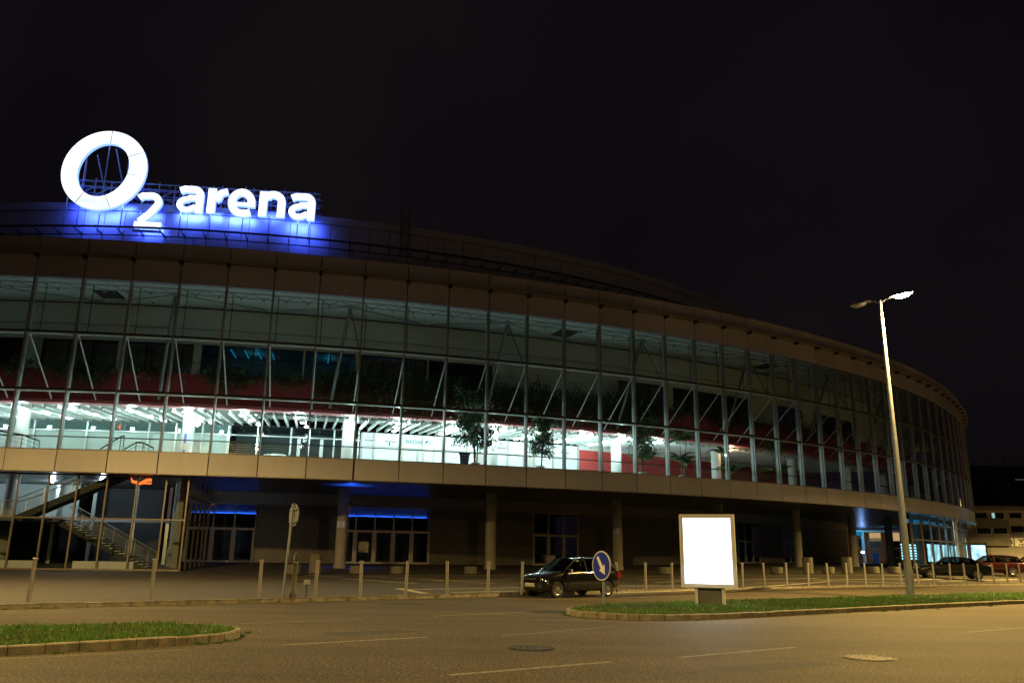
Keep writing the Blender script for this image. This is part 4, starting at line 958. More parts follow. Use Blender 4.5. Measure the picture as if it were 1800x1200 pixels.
# ornate post and small meter box near the side-on sign
p = gz(515, 1050, .12); t = thing('ornate_post', tuple(p), 'dark ornate cast post with ringed top between the bollards', 'post')
b = MB(); b.lathe([(.12, 0), (.12, .12), (.075, .2), (.07, .98), (.09, 1.0), (.09, 1.05), (.06, 1.1), (.085, 1.14), (.055, 1.18), (.08, 1.22), (.05, 1.26), (.06, 1.30), (.001, 1.36)], tuple(p), 14); b.build('shaft', M['castpost'], t, True)
b = MB(); b.box((p.x + .42, p.y - .1, p.z + .48), (.17, .12, .14)); b.build('box', M['alu'], t)
b = MB(); b.tube((p.x + .42, p.y - .1, p.z), (p.x + .42, p.y - .1, p.z + .42), .014, n=5); b.tube((p.x + .42, p.y - .1, p.z + .46), (p.x, p.y, p.z + .5), .012, n=5); b.build('stem', M['black'], t)
# ------------------------------------------------------------------ traffic signs
def disc(name, c, n_, r, m_, parent, th=.02, off=0, N=36):
    c = Vector(c) + Vector(n_) * off; n_ = Vector(n_).normalized(); u = Vector((-n_.y, n_.x, 0)).normalized(); w = Vector((0, 0, 1)); b = MB()
    b.prism([c + u * r * cos(2 * pi * i / N) + w * r * sin(2 * pi * i / N) for i in range(N)], -n_ * th); return b.build(name, m_, parent)
p = gz(1061, 1063, .14); n_ = Vector((-.84, -.54, 0)).normalized()
t = thing('keep_right_sign', tuple(p), 'round blue sign with a white arrow pointing down right, on the island nose', 'traffic sign')
b = MB(); b.tube((p.x, p.y, .1), (p.x, p.y, 1.62), .033, n=12); b.build('post', M['galv'], t, True)
c = Vector((p.x, p.y, 1.235)) + n_ * .06
disc('back_plate', c, n_, .42, M['galv'], t, .02); disc('rim', c, n_, .415, M['signw'], t, .004, .006); disc('face', c, n_, .385, M['blue'], t, .004, .011)
u = Vector((-n_.y, n_.x, 0)); u = -u if u.x < 0 else u
ang = radians(-56); ax = u * cos(ang) + Vector((0, 0, 1)) * sin(ang); pe = u * -sin(ang) + Vector((0, 0, 1)) * cos(ang); c2 = c + n_ * .016
poly = [(-.30, -.045), (.06, -.06), (.06, -.15), (.30, .0), (.06, .15), (.06, .06), (-.30, .045)]
b = MB(); b.prism([c2 + ax * a + pe * d for a, d in poly], -n_ * .003); b.build('arrow', M['signw'], t)
b = MB(); b.box((p.x, p.y, 1.05), (.1, .1, .03)); b.box((p.x, p.y, 1.4), (.1, .1, .03)); b.build('clamp', M['galv'], t)
p = gz(497, 1050, .12); t = thing('traffic_sign', tuple(p), 'round road sign seen nearly edge-on from behind, on a tall pole', 'traffic sign')
b = MB(); b.tube((p.x, p.y, .12), (p.x + .09, p.y, 2.98), .035, n=12); b.build('post', M['galv'], t, True)
n_ = Vector((.78, .62, 0)).normalized(); c = Vector((p.x + .10, p.y, 2.62)) + n_ * .06
disc('back_plate', c, n_, .355, M['greym'], t, .02); disc('face', c, n_, .34, M['signw'], t, .004, .006); disc('rim', c, n_, .35, M['redink'], t, .003, .002)
b = MB(); b.box((c.x - n_.x * .04, c.y - n_.y * .04, 2.8), (.05, .5, .035), atan2(n_.y, n_.x)); b.box((c.x - n_.x * .04, c.y - n_.y * .04, 2.42), (.05, .5, .035), atan2(n_.y, n_.x)); b.build('clamp', M['galv'], t)
# ------------------------------------------------------------------ lit poster case
c0 = gz(1248, 1061.5, .14); th = radians(-19); u = Vector((cos(th), sin(th), 0)); n_ = Vector((u.y, -u.x, 0)); 
t = thing('poster_case', tuple(c0), 'tall backlit white advertising case with an aluminium frame on the grass island', 'billboard')
M['champ'] = mat('champagne_aluminium', (.66, .64, .60), .45, .15)
M['plinth'] = mat('plinth_grey', (.15, .15, .14), .5)
Wd, Z0_, Z1_ = 1.66, .62, 2.80; q0 = c0 + Vector((0, 0, 0))
def PB(a, z, d): return Vector((c0.x, c0.y, 0)) + u * a + n_ * d + Vector((0, 0, z))
def ubox(a0, a1, z0, z1, d0, d1): b = MB(); b.hexa([PB(a0, z0, d0), PB(a1, z0, d0), PB(a1, z0, d1), PB(a0, z0, d1)], [PB(a0, z1, d0), PB(a1, z1, d0), PB(a1, z1, d1), PB(a0, z1, d1)]); return b
ubox(-Wd/2, Wd/2, Z0_, Z1_, -.20, .0).build('housing', M['champ'], t)
fr = .14
for a0, a1, z0, z1 in ((-Wd/2, -Wd/2 + .05, Z0_, Z1_), (Wd/2 - .05, Wd/2, Z0_, Z1_), (-Wd/2 + .05, Wd/2 - .05, Z0_, Z0_ + .05), (-Wd/2 + .05, Wd/2 - .05, Z1_ - .05, Z1_)): ubox(a0, a1, z0, z1, .0, .05).build('outer_frame', M['champ'], t)
for a0, a1, z0, z1 in ((-Wd/2 + .052, -Wd/2 + .11, Z0_ + .052, Z1_ - .052), (Wd/2 - .11, Wd/2 - .052, Z0_ + .052, Z1_ - .052), (-Wd/2 + .11, Wd/2 - .11, Z0_ + .052, Z0_ + .11), (-Wd/2 + .11, Wd/2 - .11, Z1_ - .11, Z1_ - .052)): ubox(a0, a1, z0, z1, .0, .03).build('inner_frame', M['champ'], t)
ubox(-Wd/2 + .11, Wd/2 - .11, Z0_ + .11, Z1_ - .11, .002, .012).build('lit_poster', M['poster'], t)
for s in (-.44, .36): ubox(s, s + .09, .1, Z0_, -.16, -.04).build('leg', M['champ'], t)
ubox(-.35, .36, .12, Z0_, -.16, -.13).build('plinth_panel', M['plinth'], t)
light('poster_light', PB(0, 1.5, .12), 80, (.80, .92, 1), 'AREA', dirv=n_ + Vector((0, 0, -.5)))
bpy.data.objects['poster_light'].data.shape = 'RECTANGLE'; bpy.data.objects['poster_light'].data.size = 1.3; bpy.data.objects['poster_light'].data.size_y = 1.9

# ------------------------------------------------------------------ cars
M['carglass'] = glass('car_glass', (.25, .28, .28), 2.2)
M['seat'] = mat('seat_fabric', (.05, .05, .055), .9)
M['hlamp'] = mat('headlight', (.75, .75, .70), .12, .6, spec=.8)
M['tlamp'] = mat('tail_light', (.20, .006, .006), .2, spec=.8)
M['plate'] = mat('number_plate', (.62, .60, .52), .5)
def car(name, paint, L_, Wc, Hc, wb, prof, glassprof, rimm, label, loc, rz, rear='hatch', wr=.29, plate=None):
    """side profiles run from the nose (x = +L/2) to the tail; x forward, y left"""
    t = thing(name, (0, 0, 0), label, 'car')
    # lower body loft
    hw = Wc / 2
    st = prof                              # (x, sill z, belt z, width factor)
    rows = []
    for x, zs, zb, wf in st:
        w = hw * wf
        rows.append([(x, -w * .88, zs), (x, -w * .97, zs + .10), (x, -w, zs + (zb - zs) * .45), (x, -w * .985, zs + (zb - zs) * .75), (x, -w * .93, zb - .02), (x, -w * .80, zb + .012), (x, -w * .4, zb + .03), (x, 0, zb + .035),
                     (x, w * .4, zb + .03), (x, w * .80, zb + .012), (x, w * .93, zb - .02), (x, w * .985, zs + (zb - zs) * .75), (x, w, zs + (zb - zs) * .45), (x, w * .97, zs + .10), (x, w * .88, zs)])
    vs = [v for r_ in rows for v in r_]; n = 15; fs = []
    for i in range(len(rows) - 1):
        for j in range(n - 1): fs.append((i * n + j, i * n + j + 1, (i + 1) * n + j + 1, (i + 1) * n + j))
        fs.append((i * n + n - 1, i * n, (i + 1) * n, (i + 1) * n + n - 1))
    fs.append(tuple(range(n))); fs.append(tuple(reversed([(len(rows) - 1) * n + j for j in range(n)])))
    me = bpy.data.meshes.new('tmp'); me.from_pydata(vs, [], fs); bm = bmesh.new(); bm.from_mesh(me); bmesh.ops.recalc_face_normals(bm, faces=bm.faces); bm.to_mesh(me); bm.free()
    o = bpy.data.objects.new('tmp', me); col.objects.link(o)
    s_ = o.modifiers.new('s', 'SUBSURF'); s_.levels = 2; s_.render_levels = 2
    cut = MB()
    for sx in (-1, 1):
        for sy in (-1, 1): cut.tube((sx * wb / 2 + AX, sy * (hw - .24), wr), (sx * wb / 2 + AX, sy * (hw + .2), wr), wr + .055, n=28)
    co = cut.build('cut', M['black']); bm = bmesh.new(); bm.from_mesh(co.data); bmesh.ops.recalc_face_normals(bm, faces=bm.faces); bm.to_mesh(co.data); bm.free()
    md = o.modifiers.new('b', 'BOOLEAN'); md.object = co; md.operation = 'DIFFERENCE'; md.solver = 'EXACT'
    bpy.context.view_layer.update(); dg = bpy.context.evaluated_depsgraph_get(); m2 = bpy.data.meshes.new_from_object(o.evaluated_get(dg))
    bpy.data.objects.remove(o); bpy.data.objects.remove(co)
    m2.materials.clear(); m2.materials.append(paint); m2.name = 'body'
    m2.polygons.foreach_set('use_smooth', [True] * len(m2.polygons))
    try: m2.set_sharp_from_angle(angle=radians(35))
    except Exception: pass
    bo = bpy.data.objects.new('body', m2); col.objects.link(bo); bo.parent = t
    # greenhouse: pillars and roof as one frame, glass inset
    G = glassprof                          # (x bottom, x top) pairs for stations; each (xb, zb, xt, zt)
    wb_, wt = hw * .90, hw * .70
    for s in (-1, 1):
        for i in range(len(G) - 1):
            (xb0, zb0, xt0, zt0), (xb1, zb1, xt1, zt1) = G[i], G[i + 1]; e = .035
            b = MB(); b.add([(xb0 - e, s * wb_, zb0 + .01), (xb1 + e, s * wb_, zb1 + .01), (xt1 + e, s * wt, zt1 - .03), (xt0 - e, s * wt, zt0 - .03)], [(0, 1, 2, 3) if s > 0 else (3, 2, 1, 0)]); b.build('side_window', M['carglass'], t)
    fr_ = MB()
    for s in (-1, 1):
        for i, (xb, zb, xt, zt) in enumerate(G):
            w = .03 if 0 < i < len(G) - 1 else .035
            fr_.hexa([(xb - w, s * (wb_ - .03), zb - .03), (xb + w, s * (wb_ - .03), zb - .03), (xb + w, s * (wb_ + .008), zb - .03), (xb - w, s * (wb_ + .008), zb - .03)], [(xt - w, s * (wt - .03), zt - .005), (xt + w, s * (wt - .03), zt - .005), (xt + w, s * (wt + .008), zt - .005), (xt - w, s * (wt + .008), zt - .005)])
    # roof: curved sheet between the side frames
    xs = [g[2] for g in G]; zs = [g[3] for g in G]; nn = 10; vs, fs = [], []
    for i in range(len(xs)):
        for j in range(nn + 1):
            a = -1 + 2 * j / nn; vs.append((xs[i], a * (wt + .012), zs[i] - .005 + .045 * (1 - a * a) ** .6))
    for i in range(len(xs) - 1):
        for j in range(nn): fs.append((i * (nn + 1) + j, i * (nn + 1) + j + 1, (i + 1) * (nn + 1) + j + 1, (i + 1) * (nn + 1) + j))
    link_mesh('roof', vs, fs, paint, t, True)
    for s in (-1, 1):
        for i in range(len(xs) - 1): fr_.hexa([(xs[i], s * (wt - .03), zs[i] - .045), (xs[i + 1], s * (wt - .03), zs[i + 1] - .045), (xs[i + 1], s * (wt + .014), zs[i + 1] - .045), (xs[i], s * (wt + .014), zs[i] - .045)], [(xs[i], s * (wt - .03), zs[i]), (xs[i + 1], s * (wt - .03), zs[i + 1]), (xs[i + 1], s * (wt + .014), zs[i + 1]), (xs[i], s * (wt + .014), zs[i])])
    for g in (G[0], G[-1]): fr_.box((g[2], 0, g[3] - .03), (.05, 2 * (wt + .01), .03))
    fr_.build('window_frame', paint, t)
    for nm, g in (('windscreen', G[0]), ('rear_window', G[-1])):
        xb, zb, xt, zt = g; vs, fs = [], []
        for i in range(2):
            for j in range(9):
                a = -1 + j / 4; x, z, w = (xb, zb, wb_ - .02) if i == 0 else (xt, zt, wt - .02); bow = .10 * (1 - a * a) * (1 if nm == 'windscreen' else -1); vs.append((x + bow, a * w, z + (0 if i == 0 else .035 * (1 - a * a))))
        for j in range(8): fs.append((j, j + 1, 10 + j, 9 + j))
        link_mesh(nm, vs, fs, M['carglass'], t, True)
    # inside
    for x in (.15 + G[1][0] - .3, G[1][0] - 1.15):
        for y in (-.36, .36):
            b = MB(); b.box((x, y, .62), (.45, .46, .3)); b.box((x - .26, y, .86), (.14, .44, .5)); b.box((x - .3, y, 1.18), (.09, .24, .18)); b.build('seat', M['seat'], t)
    b = MB(); b.box((AX + wb / 2 - .62, 0, .82), (.3, Wc * .8, .2)); b.build('dashboard', M['black'], t)
    # wheels
    for sx in (1, -1):
        for sy in (1, -1):
            x, y = sx * wb / 2 + AX, sy * (hw - .11); c = (x, y, wr); b = MB()
            b.v = []; pr_ = [(wr * .60, -.09), (wr * .94, -.095), (wr, -.06), (wr, .06), (wr * .94, .095), (wr * .60, .09)]; N = 26
            vs = [(x + r_ * cos(2 * pi * i / N), y + d * sy, wr + r_ * sin(2 * pi * i / N)) for r_, d in pr_ for i in range(N)]
            fs = [(j * N + i, j * N + (i + 1) % N, (j + 1) * N + (i + 1) % N, (j + 1) * N + i) for j in range(len(pr_) - 1) for i in range(N)]
            wh = link_mesh('wheel', vs, fs, M['tyre'], t, True)
            b = MB(); yo = y + sy * .05
            def rg(r0, r1, d0, d1):
                vs = [(x + r_ * cos(2 * pi * i / N), yo + d * sy, wr + r_ * sin(2 * pi * i / N)) for r_, d in ((r0, d0), (r1, d1)) for i in range(N)]
                b.add(vs, [(i, (i + 1) % N, N + (i + 1) % N, N + i) for i in range(N)])
            rg(wr * .64, wr * .56, .045, .03); rg(wr * .56, wr * .50, .03, -.02); rg(.075, .06, .025, .04); rg(.06, .001, .04, .04)
            ns = 8 if rimm == 'steel' else 5
            for q in range(ns):
                a = 2 * pi * q / ns; wdt = .035 if rimm == 'steel' else .032
                ca, sa = cos(a), sin(a); px_ = lambda r_, o_, d: (x + r_ * ca - o_ * sa, yo + d * sy, wr + r_ * sa + o_ * ca)
                b.hexa([px_(.05, -wdt, .0), px_(wr * .53, -wdt * .8, .0), px_(wr * .53, wdt * .8, .0), px_(.05, wdt, .0)], [px_(.05, -wdt, .03), px_(wr * .53, -wdt * .7, .028), px_(wr * .53, wdt * .7, .028), px_(.05, wdt, .03)])
            b.build('rim', M['rim'], wh)
            b = MB(); vs = [(x, yo - .03 * sy, wr)] + [(x + wr * .6 * cos(2 * pi * i / N), yo - .03 * sy, wr + wr * .6 * sin(2 * pi * i / N)) for i in range(N)]; b.add(vs, [(0, 1 + i, 1 + (i + 1) % N) for i in range(N)]); b.build('brake_disc', M['black'], wh)
    xf = L_ / 2; zf = prof[1][2]
    for s in (-1, 1):
        b = MB(); y0, y1 = hw * .50, hw * .86
        vs = []; n8 = 8
        for i in range(n8):
            a = 2 * pi * i / n8; yy = (y0 + y1) / 2 + (y1 - y0) / 2 * max(-1, min(1, 1.25 * cos(a))); zz = HLZ + .075 * max(-1, min(1, 1.3 * sin(a))); vs.append((xf - .05 - .22 * max(0, (yy - y0) / (y1 - y0)) ** 1.6, s * yy, zz))
        bk_ = [(v[0] - .12, v[1], v[2]) for v in vs]; b.add(vs + bk_, [tuple(range(8)), tuple(range(15, 7, -1))] + [(i, 8 + i, 8 + (i + 1) % 8, (i + 1) % 8) for i in range(8)]); b.build('headlight', M['hlamp'], t)
        b = MB(); b.box((-xf + .10, s * hw * .80, HLZ + .15), (.16, hw * .24, .26)); b.build('tail_light', M['tlamp'], t)
        b = MB(); b.lathe([(.0, -.07), (.05, -.06), (.085, 0), (.05, .06), (.0, .07)], (G[0][0] - .22, s * (hw + .07), G[0][1] + .05), 10); b.box((G[0][0] - .2, s * (hw - .01), G[0][1] + .0), (.05, .12, .04)); b.build('wing_mirror', paint, t, True)
        b = MB(); b.box((G[1][0] + .1 - .55, s * (hw * .99), G[1][1] - .12), (.16, .03, .035)); b.build('door_handle', M['black'], t)
        b = MB()
        for x0 in (G[0][0] - .15, G[1][0], ): b.box((x0, s * (hw * .985 + .001), .58), (.008, .022, .55))
        b.box((0, s * (hw + .004), .52), (wb * .62, .02, .045)); b.build('side_moulding', M['black'], t)
        b = MB(); b.lathe([(.001, -.01), (.045, 0), (.001, .012)], (xf - .01, s * hw * .72, .34), 10); b.build('fog_light', M['hlamp'], t)
    b = MB(); b.box((xf + .0, 0, .40), (.06, Wc * .8, .13)); b.box((xf + .005, 0, HLZ - .01), (.05, hw * .8, .07)); b.build('grille', M['black'], t)
    pl = MB(); pl.box((xf + .045, 0, .45), (.012, .52, .11)); po = pl.build('number_plate', M['plate'], t)
    if plate: 
        tx = flat_text('plate_number', plate, (xf + .053, -.22, .415), Vector((0, 1, 0)), Vector((0, 0, 1)), .44, .07, M['black'], po)
    b = MB(); b.box((-xf - .0, 0, .45), (.03, .52, .11)); b.build('rear_plate', M['plate'], t)
    t.location = loc; t.rotation_euler = (0, 0, rz); return t
# small hatchback
M['blackpaint'] = mat('black_paint', (.006, .006, .007), .18, .0, coat=1, spec=.6)
M['navypaint'] = mat('navy_paint', (.006, .007, .011), .4, coat=.15, spec=.15)
M['redpaint'] = mat('red_paint', (.032, .003, .0035), .35, coat=.2, spec=.2)
AX, HLZ = .05, .66
prof = [(1.93, .30, .58, .66), (1.90, .22, .70, .86), (1.72, .20, .78, .95), (1.3, .20, .86, 1), (.75, .20, .93, 1), (0, .20, .95, 1), (-.9, .20, .97, 1), (-1.5, .22, .97, .98), (-1.82, .24, .94, .93), (-1.93, .30, .80, .84)]
gl = [(.98, .90, .30, 1.36), (-.18, .95, -.15, 1.41), (-1.05, .97, -.98, 1.39), (-1.72, .98, -1.42, 1.34)]
w1, w2 = gz(975, 1050.5, 0), gz(1069, 1048, 0); hd = (w1 - w2).normalized(); mid = (w1 + w2) / 2
rz = atan2(hd.y, hd.x); lft = Vector((-sin(rz), cos(rz), 0))
# the camera sees its left side
cpos = mid - lft * (1.63 / 2 - .11) - hd * AX
car('parked_car', M['blackpaint'], 3.86, 1.63, 1.42, 2.5, prof, gl, 'steel', 'small glossy black hatchback standing on the road behind the blue arrow sign', (cpos.x, cpos.y, .0), rz, plate='3A1 2651')
# dark estate, red estate and a third dark car beyond the bollards at the right
AX, HLZ = .05, .68
prof2 = [(2.30, .32, .60, .66), (2.26, .24, .72, .86), (2.05, .22, .80, .95), (1.5, .21, .90, 1), (.9, .21, .96, 1), (0, .21, .98, 1), (-1.1, .21, 1.0, 1), (-1.8, .23, 1.0, .98), (-2.15, .25, .98, .93), (-2.28, .32, .85, .84)]
gl2 = [(1.05, .93, .28, 1.42), (-.12, .97, -.12, 1.47), (-1.05, .99, -.98, 1.46), (-2.02, 1.0, -1.70, 1.38)]
gls = [(1.05, .93, .28, 1.39), (-.18, .97, -.15, 1.43), (-.95, .99, -.75, 1.40), (-1.72, 1.0, -1.15, 1.33)]
def park(px1, px2, z, *a, **k):      # rear-wheel and front-wheel contact points on the near side
    w1, w2 = gz(*px1, z), gz(*px2, z); mid = (w1 + w2) / 2; hd = (w1 - w2).normalized(); return w1, w2, mid, hd
hd = Vector((-.93, .28, 0)).normalized(); rz = atan2(hd.y, hd.x)
def spot_at(px, Y): d = ray(px, 1000); return Vector((d.x / d.y * Y, Y, 0))
q = spot_at(1673, 57); car('parked_car', M['navypaint'], 4.8, 1.85, 1.46, 2.8, prof2, gls, 'alloy', 'dark saloon car parked behind the bollards beside the glazed entrance', (q.x, q.y, gh(q.x, q.y)), rz, wr=.32)
q = spot_at(1742, 64); car('parked_car', M['redpaint'], 4.6, 1.8, 1.48, 2.65, prof2, gl2, 'alloy', 'dark red estate car parked behind the dark saloon', (q.x, q.y, gh(q.x, q.y)), rz, wr=.31)
q = spot_at(1812, 75); car('parked_car', M['navypaint'], 4.5, 1.8, 1.46, 2.65, prof2, gls, 'alloy', 'dark car cut off by the right edge, beyond the red estate', (q.x, q.y, gh(q.x, q.y)), rz, wr=.31)

# ------------------------------------------------------------------ plants inside the glass
def leafy(base, top, rad_, n, nstem, name, label, cat, lsz=.16, group=None, drop=0, m_=None):
    t = thing(name, tuple(base), label, cat, group); rnd = random.Random(hash(label) % 999 if False else len(label) * 7 + int(abs(base[0]) * 10)); hgt = top - base[2]
    b = MB(); b.lathe([(.28, 0), (.34, .42), (.30, .45), (.28, .38), (.001, .36)], tuple(base), 14); b.build('pot', M['pot'], t)
    b = MB(); tips = []
    for s in range(nstem):
        a = rnd.uniform(0, 2 * pi); p = Vector(base) + Vector((.08 * cos(a), .08 * sin(a), .35)); pts = [p]; e = Vector((rad_ * .45 * cos(a) * rnd.random(), rad_ * .45 * sin(a) * rnd.random(), hgt * rnd.uniform(.75, .97)))
        for i in range(1, 7): f = i / 6; pts.append(p + Vector((e.x * f ** 1.5 + rnd.gauss(0, .04), e.y * f ** 1.5 + rnd.gauss(0, .04), (e.z - .35) * f)))
        b.path(pts, [.05, .045, .04, .032, .025, .018, .01], 6)
        for i in range(2, 7):
            for _ in range(3):
                a2 = rnd.uniform(0, 2 * pi); q = pts[i] + Vector((cos(a2) * rad_ * rnd.uniform(.3, 1), sin(a2) * rad_ * rnd.uniform(.3, 1), rnd.uniform(-.1, .45))); b.tube(pts[i], q, .012, .005, 4); tips.append(q); tips.append(pts[i].lerp(q, .6))
    b.build('trunk', M['bark'], t)
    vs, fs, mi = [], [], []
    for i in range(n):
        c = rnd.choice(tips) + Vector((rnd.gauss(0, .22), rnd.gauss(0, .22), rnd.gauss(0, .16))); a = rnd.uniform(0, 2 * pi); dr = rnd.uniform(.2, 1.2); L_ = lsz * rnd.uniform(.7, 1.3); w = L_ * .28
        d = Vector((cos(a) * cos(dr), sin(a) * cos(dr), -sin(dr))); s = Vector((-sin(a), cos(a), 0)) * w; k = len(vs); vs += [c, c + d * L_ * .5 + s, c + d * L_, c + d * L_ * .5 - s]; fs.append((k, k + 1, k + 2, k + 3)); mi.append(0 if rnd.random() < .75 else 1)
    link_mesh('foliage', vs, fs, None, t, mats=[M['leaf'], M['leaf2']], mi=mi); return t
M['frond'] = mat('palm_frond', (.10, .17, .05), .5, noise=.4, scale=2)
def palm(base, top, spread, nf, label, stems=4):
    t = thing('palm', tuple(base), label, 'palm', 'palms inside the concourse'); rnd = random.Random(int(base[0] * 31)); hgt = top - base[2]
    b = MB(); b.lathe([(.28, 0), (.34, .42), (.30, .45), (.28, .38), (.001, .36)], tuple(base), 14); b.build('pot', M['pot'], t)
    tr = MB(); vs, fs = [], []
    for s in range(stems):
        a = 2 * pi * s / stems + rnd.random(); p = Vector(base) + Vector((.1 * cos(a), .1 * sin(a), .35)); h = hgt * rnd.uniform(.15, .7); c = p + Vector((.3 * cos(a), .3 * sin(a), h)); tr.tube(p, c, .035, .02, 6)
        for f in range(nf):
            a2 = rnd.uniform(0, 2 * pi); el = rnd.uniform(.3, 1.2); L_ = spread * rnd.uniform(.7, 1.1); prev = c; pts = []
            for i in range(9):
                q = i / 8; pts.append(c + Vector((cos(a2) * cos(el), sin(a2) * cos(el), sin(el))) * L_ * q + Vector((cos(a2) * L_ * .25 * q * q, sin(a2) * L_ * .25 * q * q, -L_ * .55 * q * q)))
            tr.path(pts, [.012] * 9, 3); side = Vector((-sin(a2), cos(a2), 0))
            for i in range(1, 9):
                for q in range(3):
                    o_ = pts[i - 1].lerp(pts[i], q / 3)
                    for sd in (-1, 1):
                        ll = .50 * (1 - (i / 10) ** 2) * rnd.uniform(.8, 1.1); d = (pts[i] - pts[i - 1]).normalized(); e = o_ + side * sd * ll * .8 + d * ll * .5 - Vector((0, 0, ll * .35)); k = len(vs); vs += [o_, o_ + d * .11, e]; fs.append((k, k + 1, k + 2))
    tr.build('stem', M['bark'], t); link_mesh('fronds', vs, fs, M['frond'], t)
    return t
FZ = 7.29
leafy(P(3.05, 112.2, FZ), 12.9, 1.45, 4200, 5, 'indoor_tree', 'tallest leafy indoor tree with several bare stems, next to the dark waste bin', 'potted tree', .22, 'tall potted trees inside the glass')
leafy(P(4.75, 112.4, FZ), 11.9, .95, 2800, 2, 'indoor_tree', 'slim potted tree with drooping leaves in front of the white shop blinds', 'potted tree', .20, 'tall potted trees inside the glass')
leafy(P(7.8, 112.4, FZ), 12.0, .95, 2800, 3, 'indoor_tree', 'slim potted tree in front of the red wall', 'potted tree', .20, 'tall potted trees inside the glass')
palm(P(9.2, 112.3, FZ), 12.6, 1.7, 8, 'bushy palm with thin stems at the dim right end of the red wall')
palm(P(11.0, 112.2, FZ), 11.0, 1.6, 6, 'low palm with arching fronds behind the pale concourse column', 3)
palm(P(13.1, 112.2, FZ), 12.4, 1.9, 8, 'large dark palm farthest right behind the glass')
c = P(2.72, 112.6, FZ); t = thing('waste_bin', tuple(c), 'dark tapered waste bin inside the glass beside the tall indoor tree', 'bin')
b = MB(); b.hexa([(c.x - .25, c.y - .25, c.z), (c.x + .25, c.y - .25, c.z), (c.x + .25, c.y + .25, c.z), (c.x - .25, c.y + .25, c.z)], [(c.x - .34, c.y - .34, c.z + .95), (c.x + .34, c.y - .34, c.z + .95), (c.x + .34, c.y + .34, c.z + .95), (c.x - .34, c.y + .34, c.z + .95)])
M['navyp'] = mat('navy_plastic', (.01, .02, .05), .5); b.build('body', M['navyp'], t)
b = MB(); b.box((c.x, c.y, c.z + .98), (.78, .78, .08)); b.box((c.x, c.y + .1, c.z + 1.05), (.66, .5, .07)); b.build('lid', M['navyp'], t)
# greenery trailing over the balcony parapet
rnd = random.Random(21); vs, fs, mi = [], [], []
def dens(k):
    d = .35 + .3 * sin(k * 1.7) + .25 * sin(k * 3.9 + 1)
    if -1 < k < 9: d += 1.2
    if 13 < k: d *= .5
    return max(.05, d)
for i in range(85000):
    k = rnd.uniform(-11, 19)
    if rnd.random() > dens(k) / 1.6: continue
    r = rnd.uniform(109.7, 110.7); hang = abs(rnd.gauss(0, .55)) * (.4 + dens(k)); up = rnd.gauss(0, .34) * (1 + .8 * max(0, sin(k * 5.3)))
    z = 13.35 - hang if rnd.random() < .55 else 13.35 + abs(up)
    if z < 13.3: r = rnd.uniform(110.22, 110.55)
    c = P(k, r, z); a = rnd.uniform(0, 2 * pi); e = rnd.uniform(-1.3, .6); L_ = rnd.uniform(.14, .32); d = Vector((cos(a) * cos(e), sin(a) * cos(e), sin(e))); s = Vector((-sin(a), cos(a), 0)) * L_ * .22; n = len(vs)
    vs += [c, c + d * L_ * .5 + s, c + d * L_, c + d * L_ * .5 - s]; fs.append((n, n + 1, n + 2, n + 3)); mi.append(0 if rnd.random() < .7 else 1)
for k in (-6.4, -4.8, -2.3, -2.0, -1.2, .8, 3.7, 4.2, 5.3, 6.1, 6.8, 7.2, 9.2, 12.0):      # taller shoots
    for j in range(16):
        a = rnd.uniform(0, 2 * pi); c = P(k, 109.6, 13.3); e = rnd.uniform(.3, 1.4); L_ = rnd.uniform(.5, .95); d = Vector((cos(a) * cos(e), sin(a) * cos(e), sin(e))); s = Vector((-sin(a), cos(a), 0)) * .035; n = len(vs)
        tip = c + d * L_ - Vector((0, 0, .1)); vs += [c + s, c + d * L_ * .6 + s, tip, c + d * L_ * .6 - s]; fs.append((n, n + 1, n + 2, n + 3)); mi.append(0)
tag(link_mesh('balcony_greenery', vs, fs, None, mats=[M['leaf'], M['leaf2']], mi=mi), 'dark trailing greenery along the top of the red balcony parapet', 'plants', kind='stuff')

# ------------------------------------------------------------------ background buildings, far right
def at(x, y, Y):
    d = ray(x, y); return Vector((0, 0, H)) + d * (Y / d.y)
YB = 165.0
pb = thing('office_building', tuple(at(1760, 985, YB)), 'pale three-storey building with rows of small windows behind the parked cars', 'building')
def rect(x0, y0, x1, y1, d=0.0):      # world-space x and z range of an image rectangle on the facade plane
    a, c = at(x0, y1, YB - d), at(x1, y0, YB - d); return a.x, c.x, a.z, c.z
def fbox(name, m_, x0, y0, x1, y1, d0, d1, parent):
    xa, xb, za, zb = rect(x0, y0, x1, y1); b = MB(); b.box(((xa + xb) / 2, YB - (d0 + d1) / 2, (za + zb) / 2), (xb - xa, abs(d1 - d0), zb - za)); return b.build(name, m_, parent)
fbox('wall', M['pale'], 1650, 894, 1960, 986, 0, -12, pb)
fbox('dark_bay', M['dkrender'], 1690, 914, 1764, 958, 0.02, 1.6, pb)
fbox('cornice', M['dkrender'], 1650, 892, 1960, 894.6, -.2, .4, pb)
fbox('ground_floor', M['dkrender'], 1650, 958.5, 1960, 986, .02, .6, pb)
M['wframe'] = mat('window_frame_grey', (.32, .32, .30), .6)
M['litwin'] = emi('lit_window', (.55, .95, .80), .55)
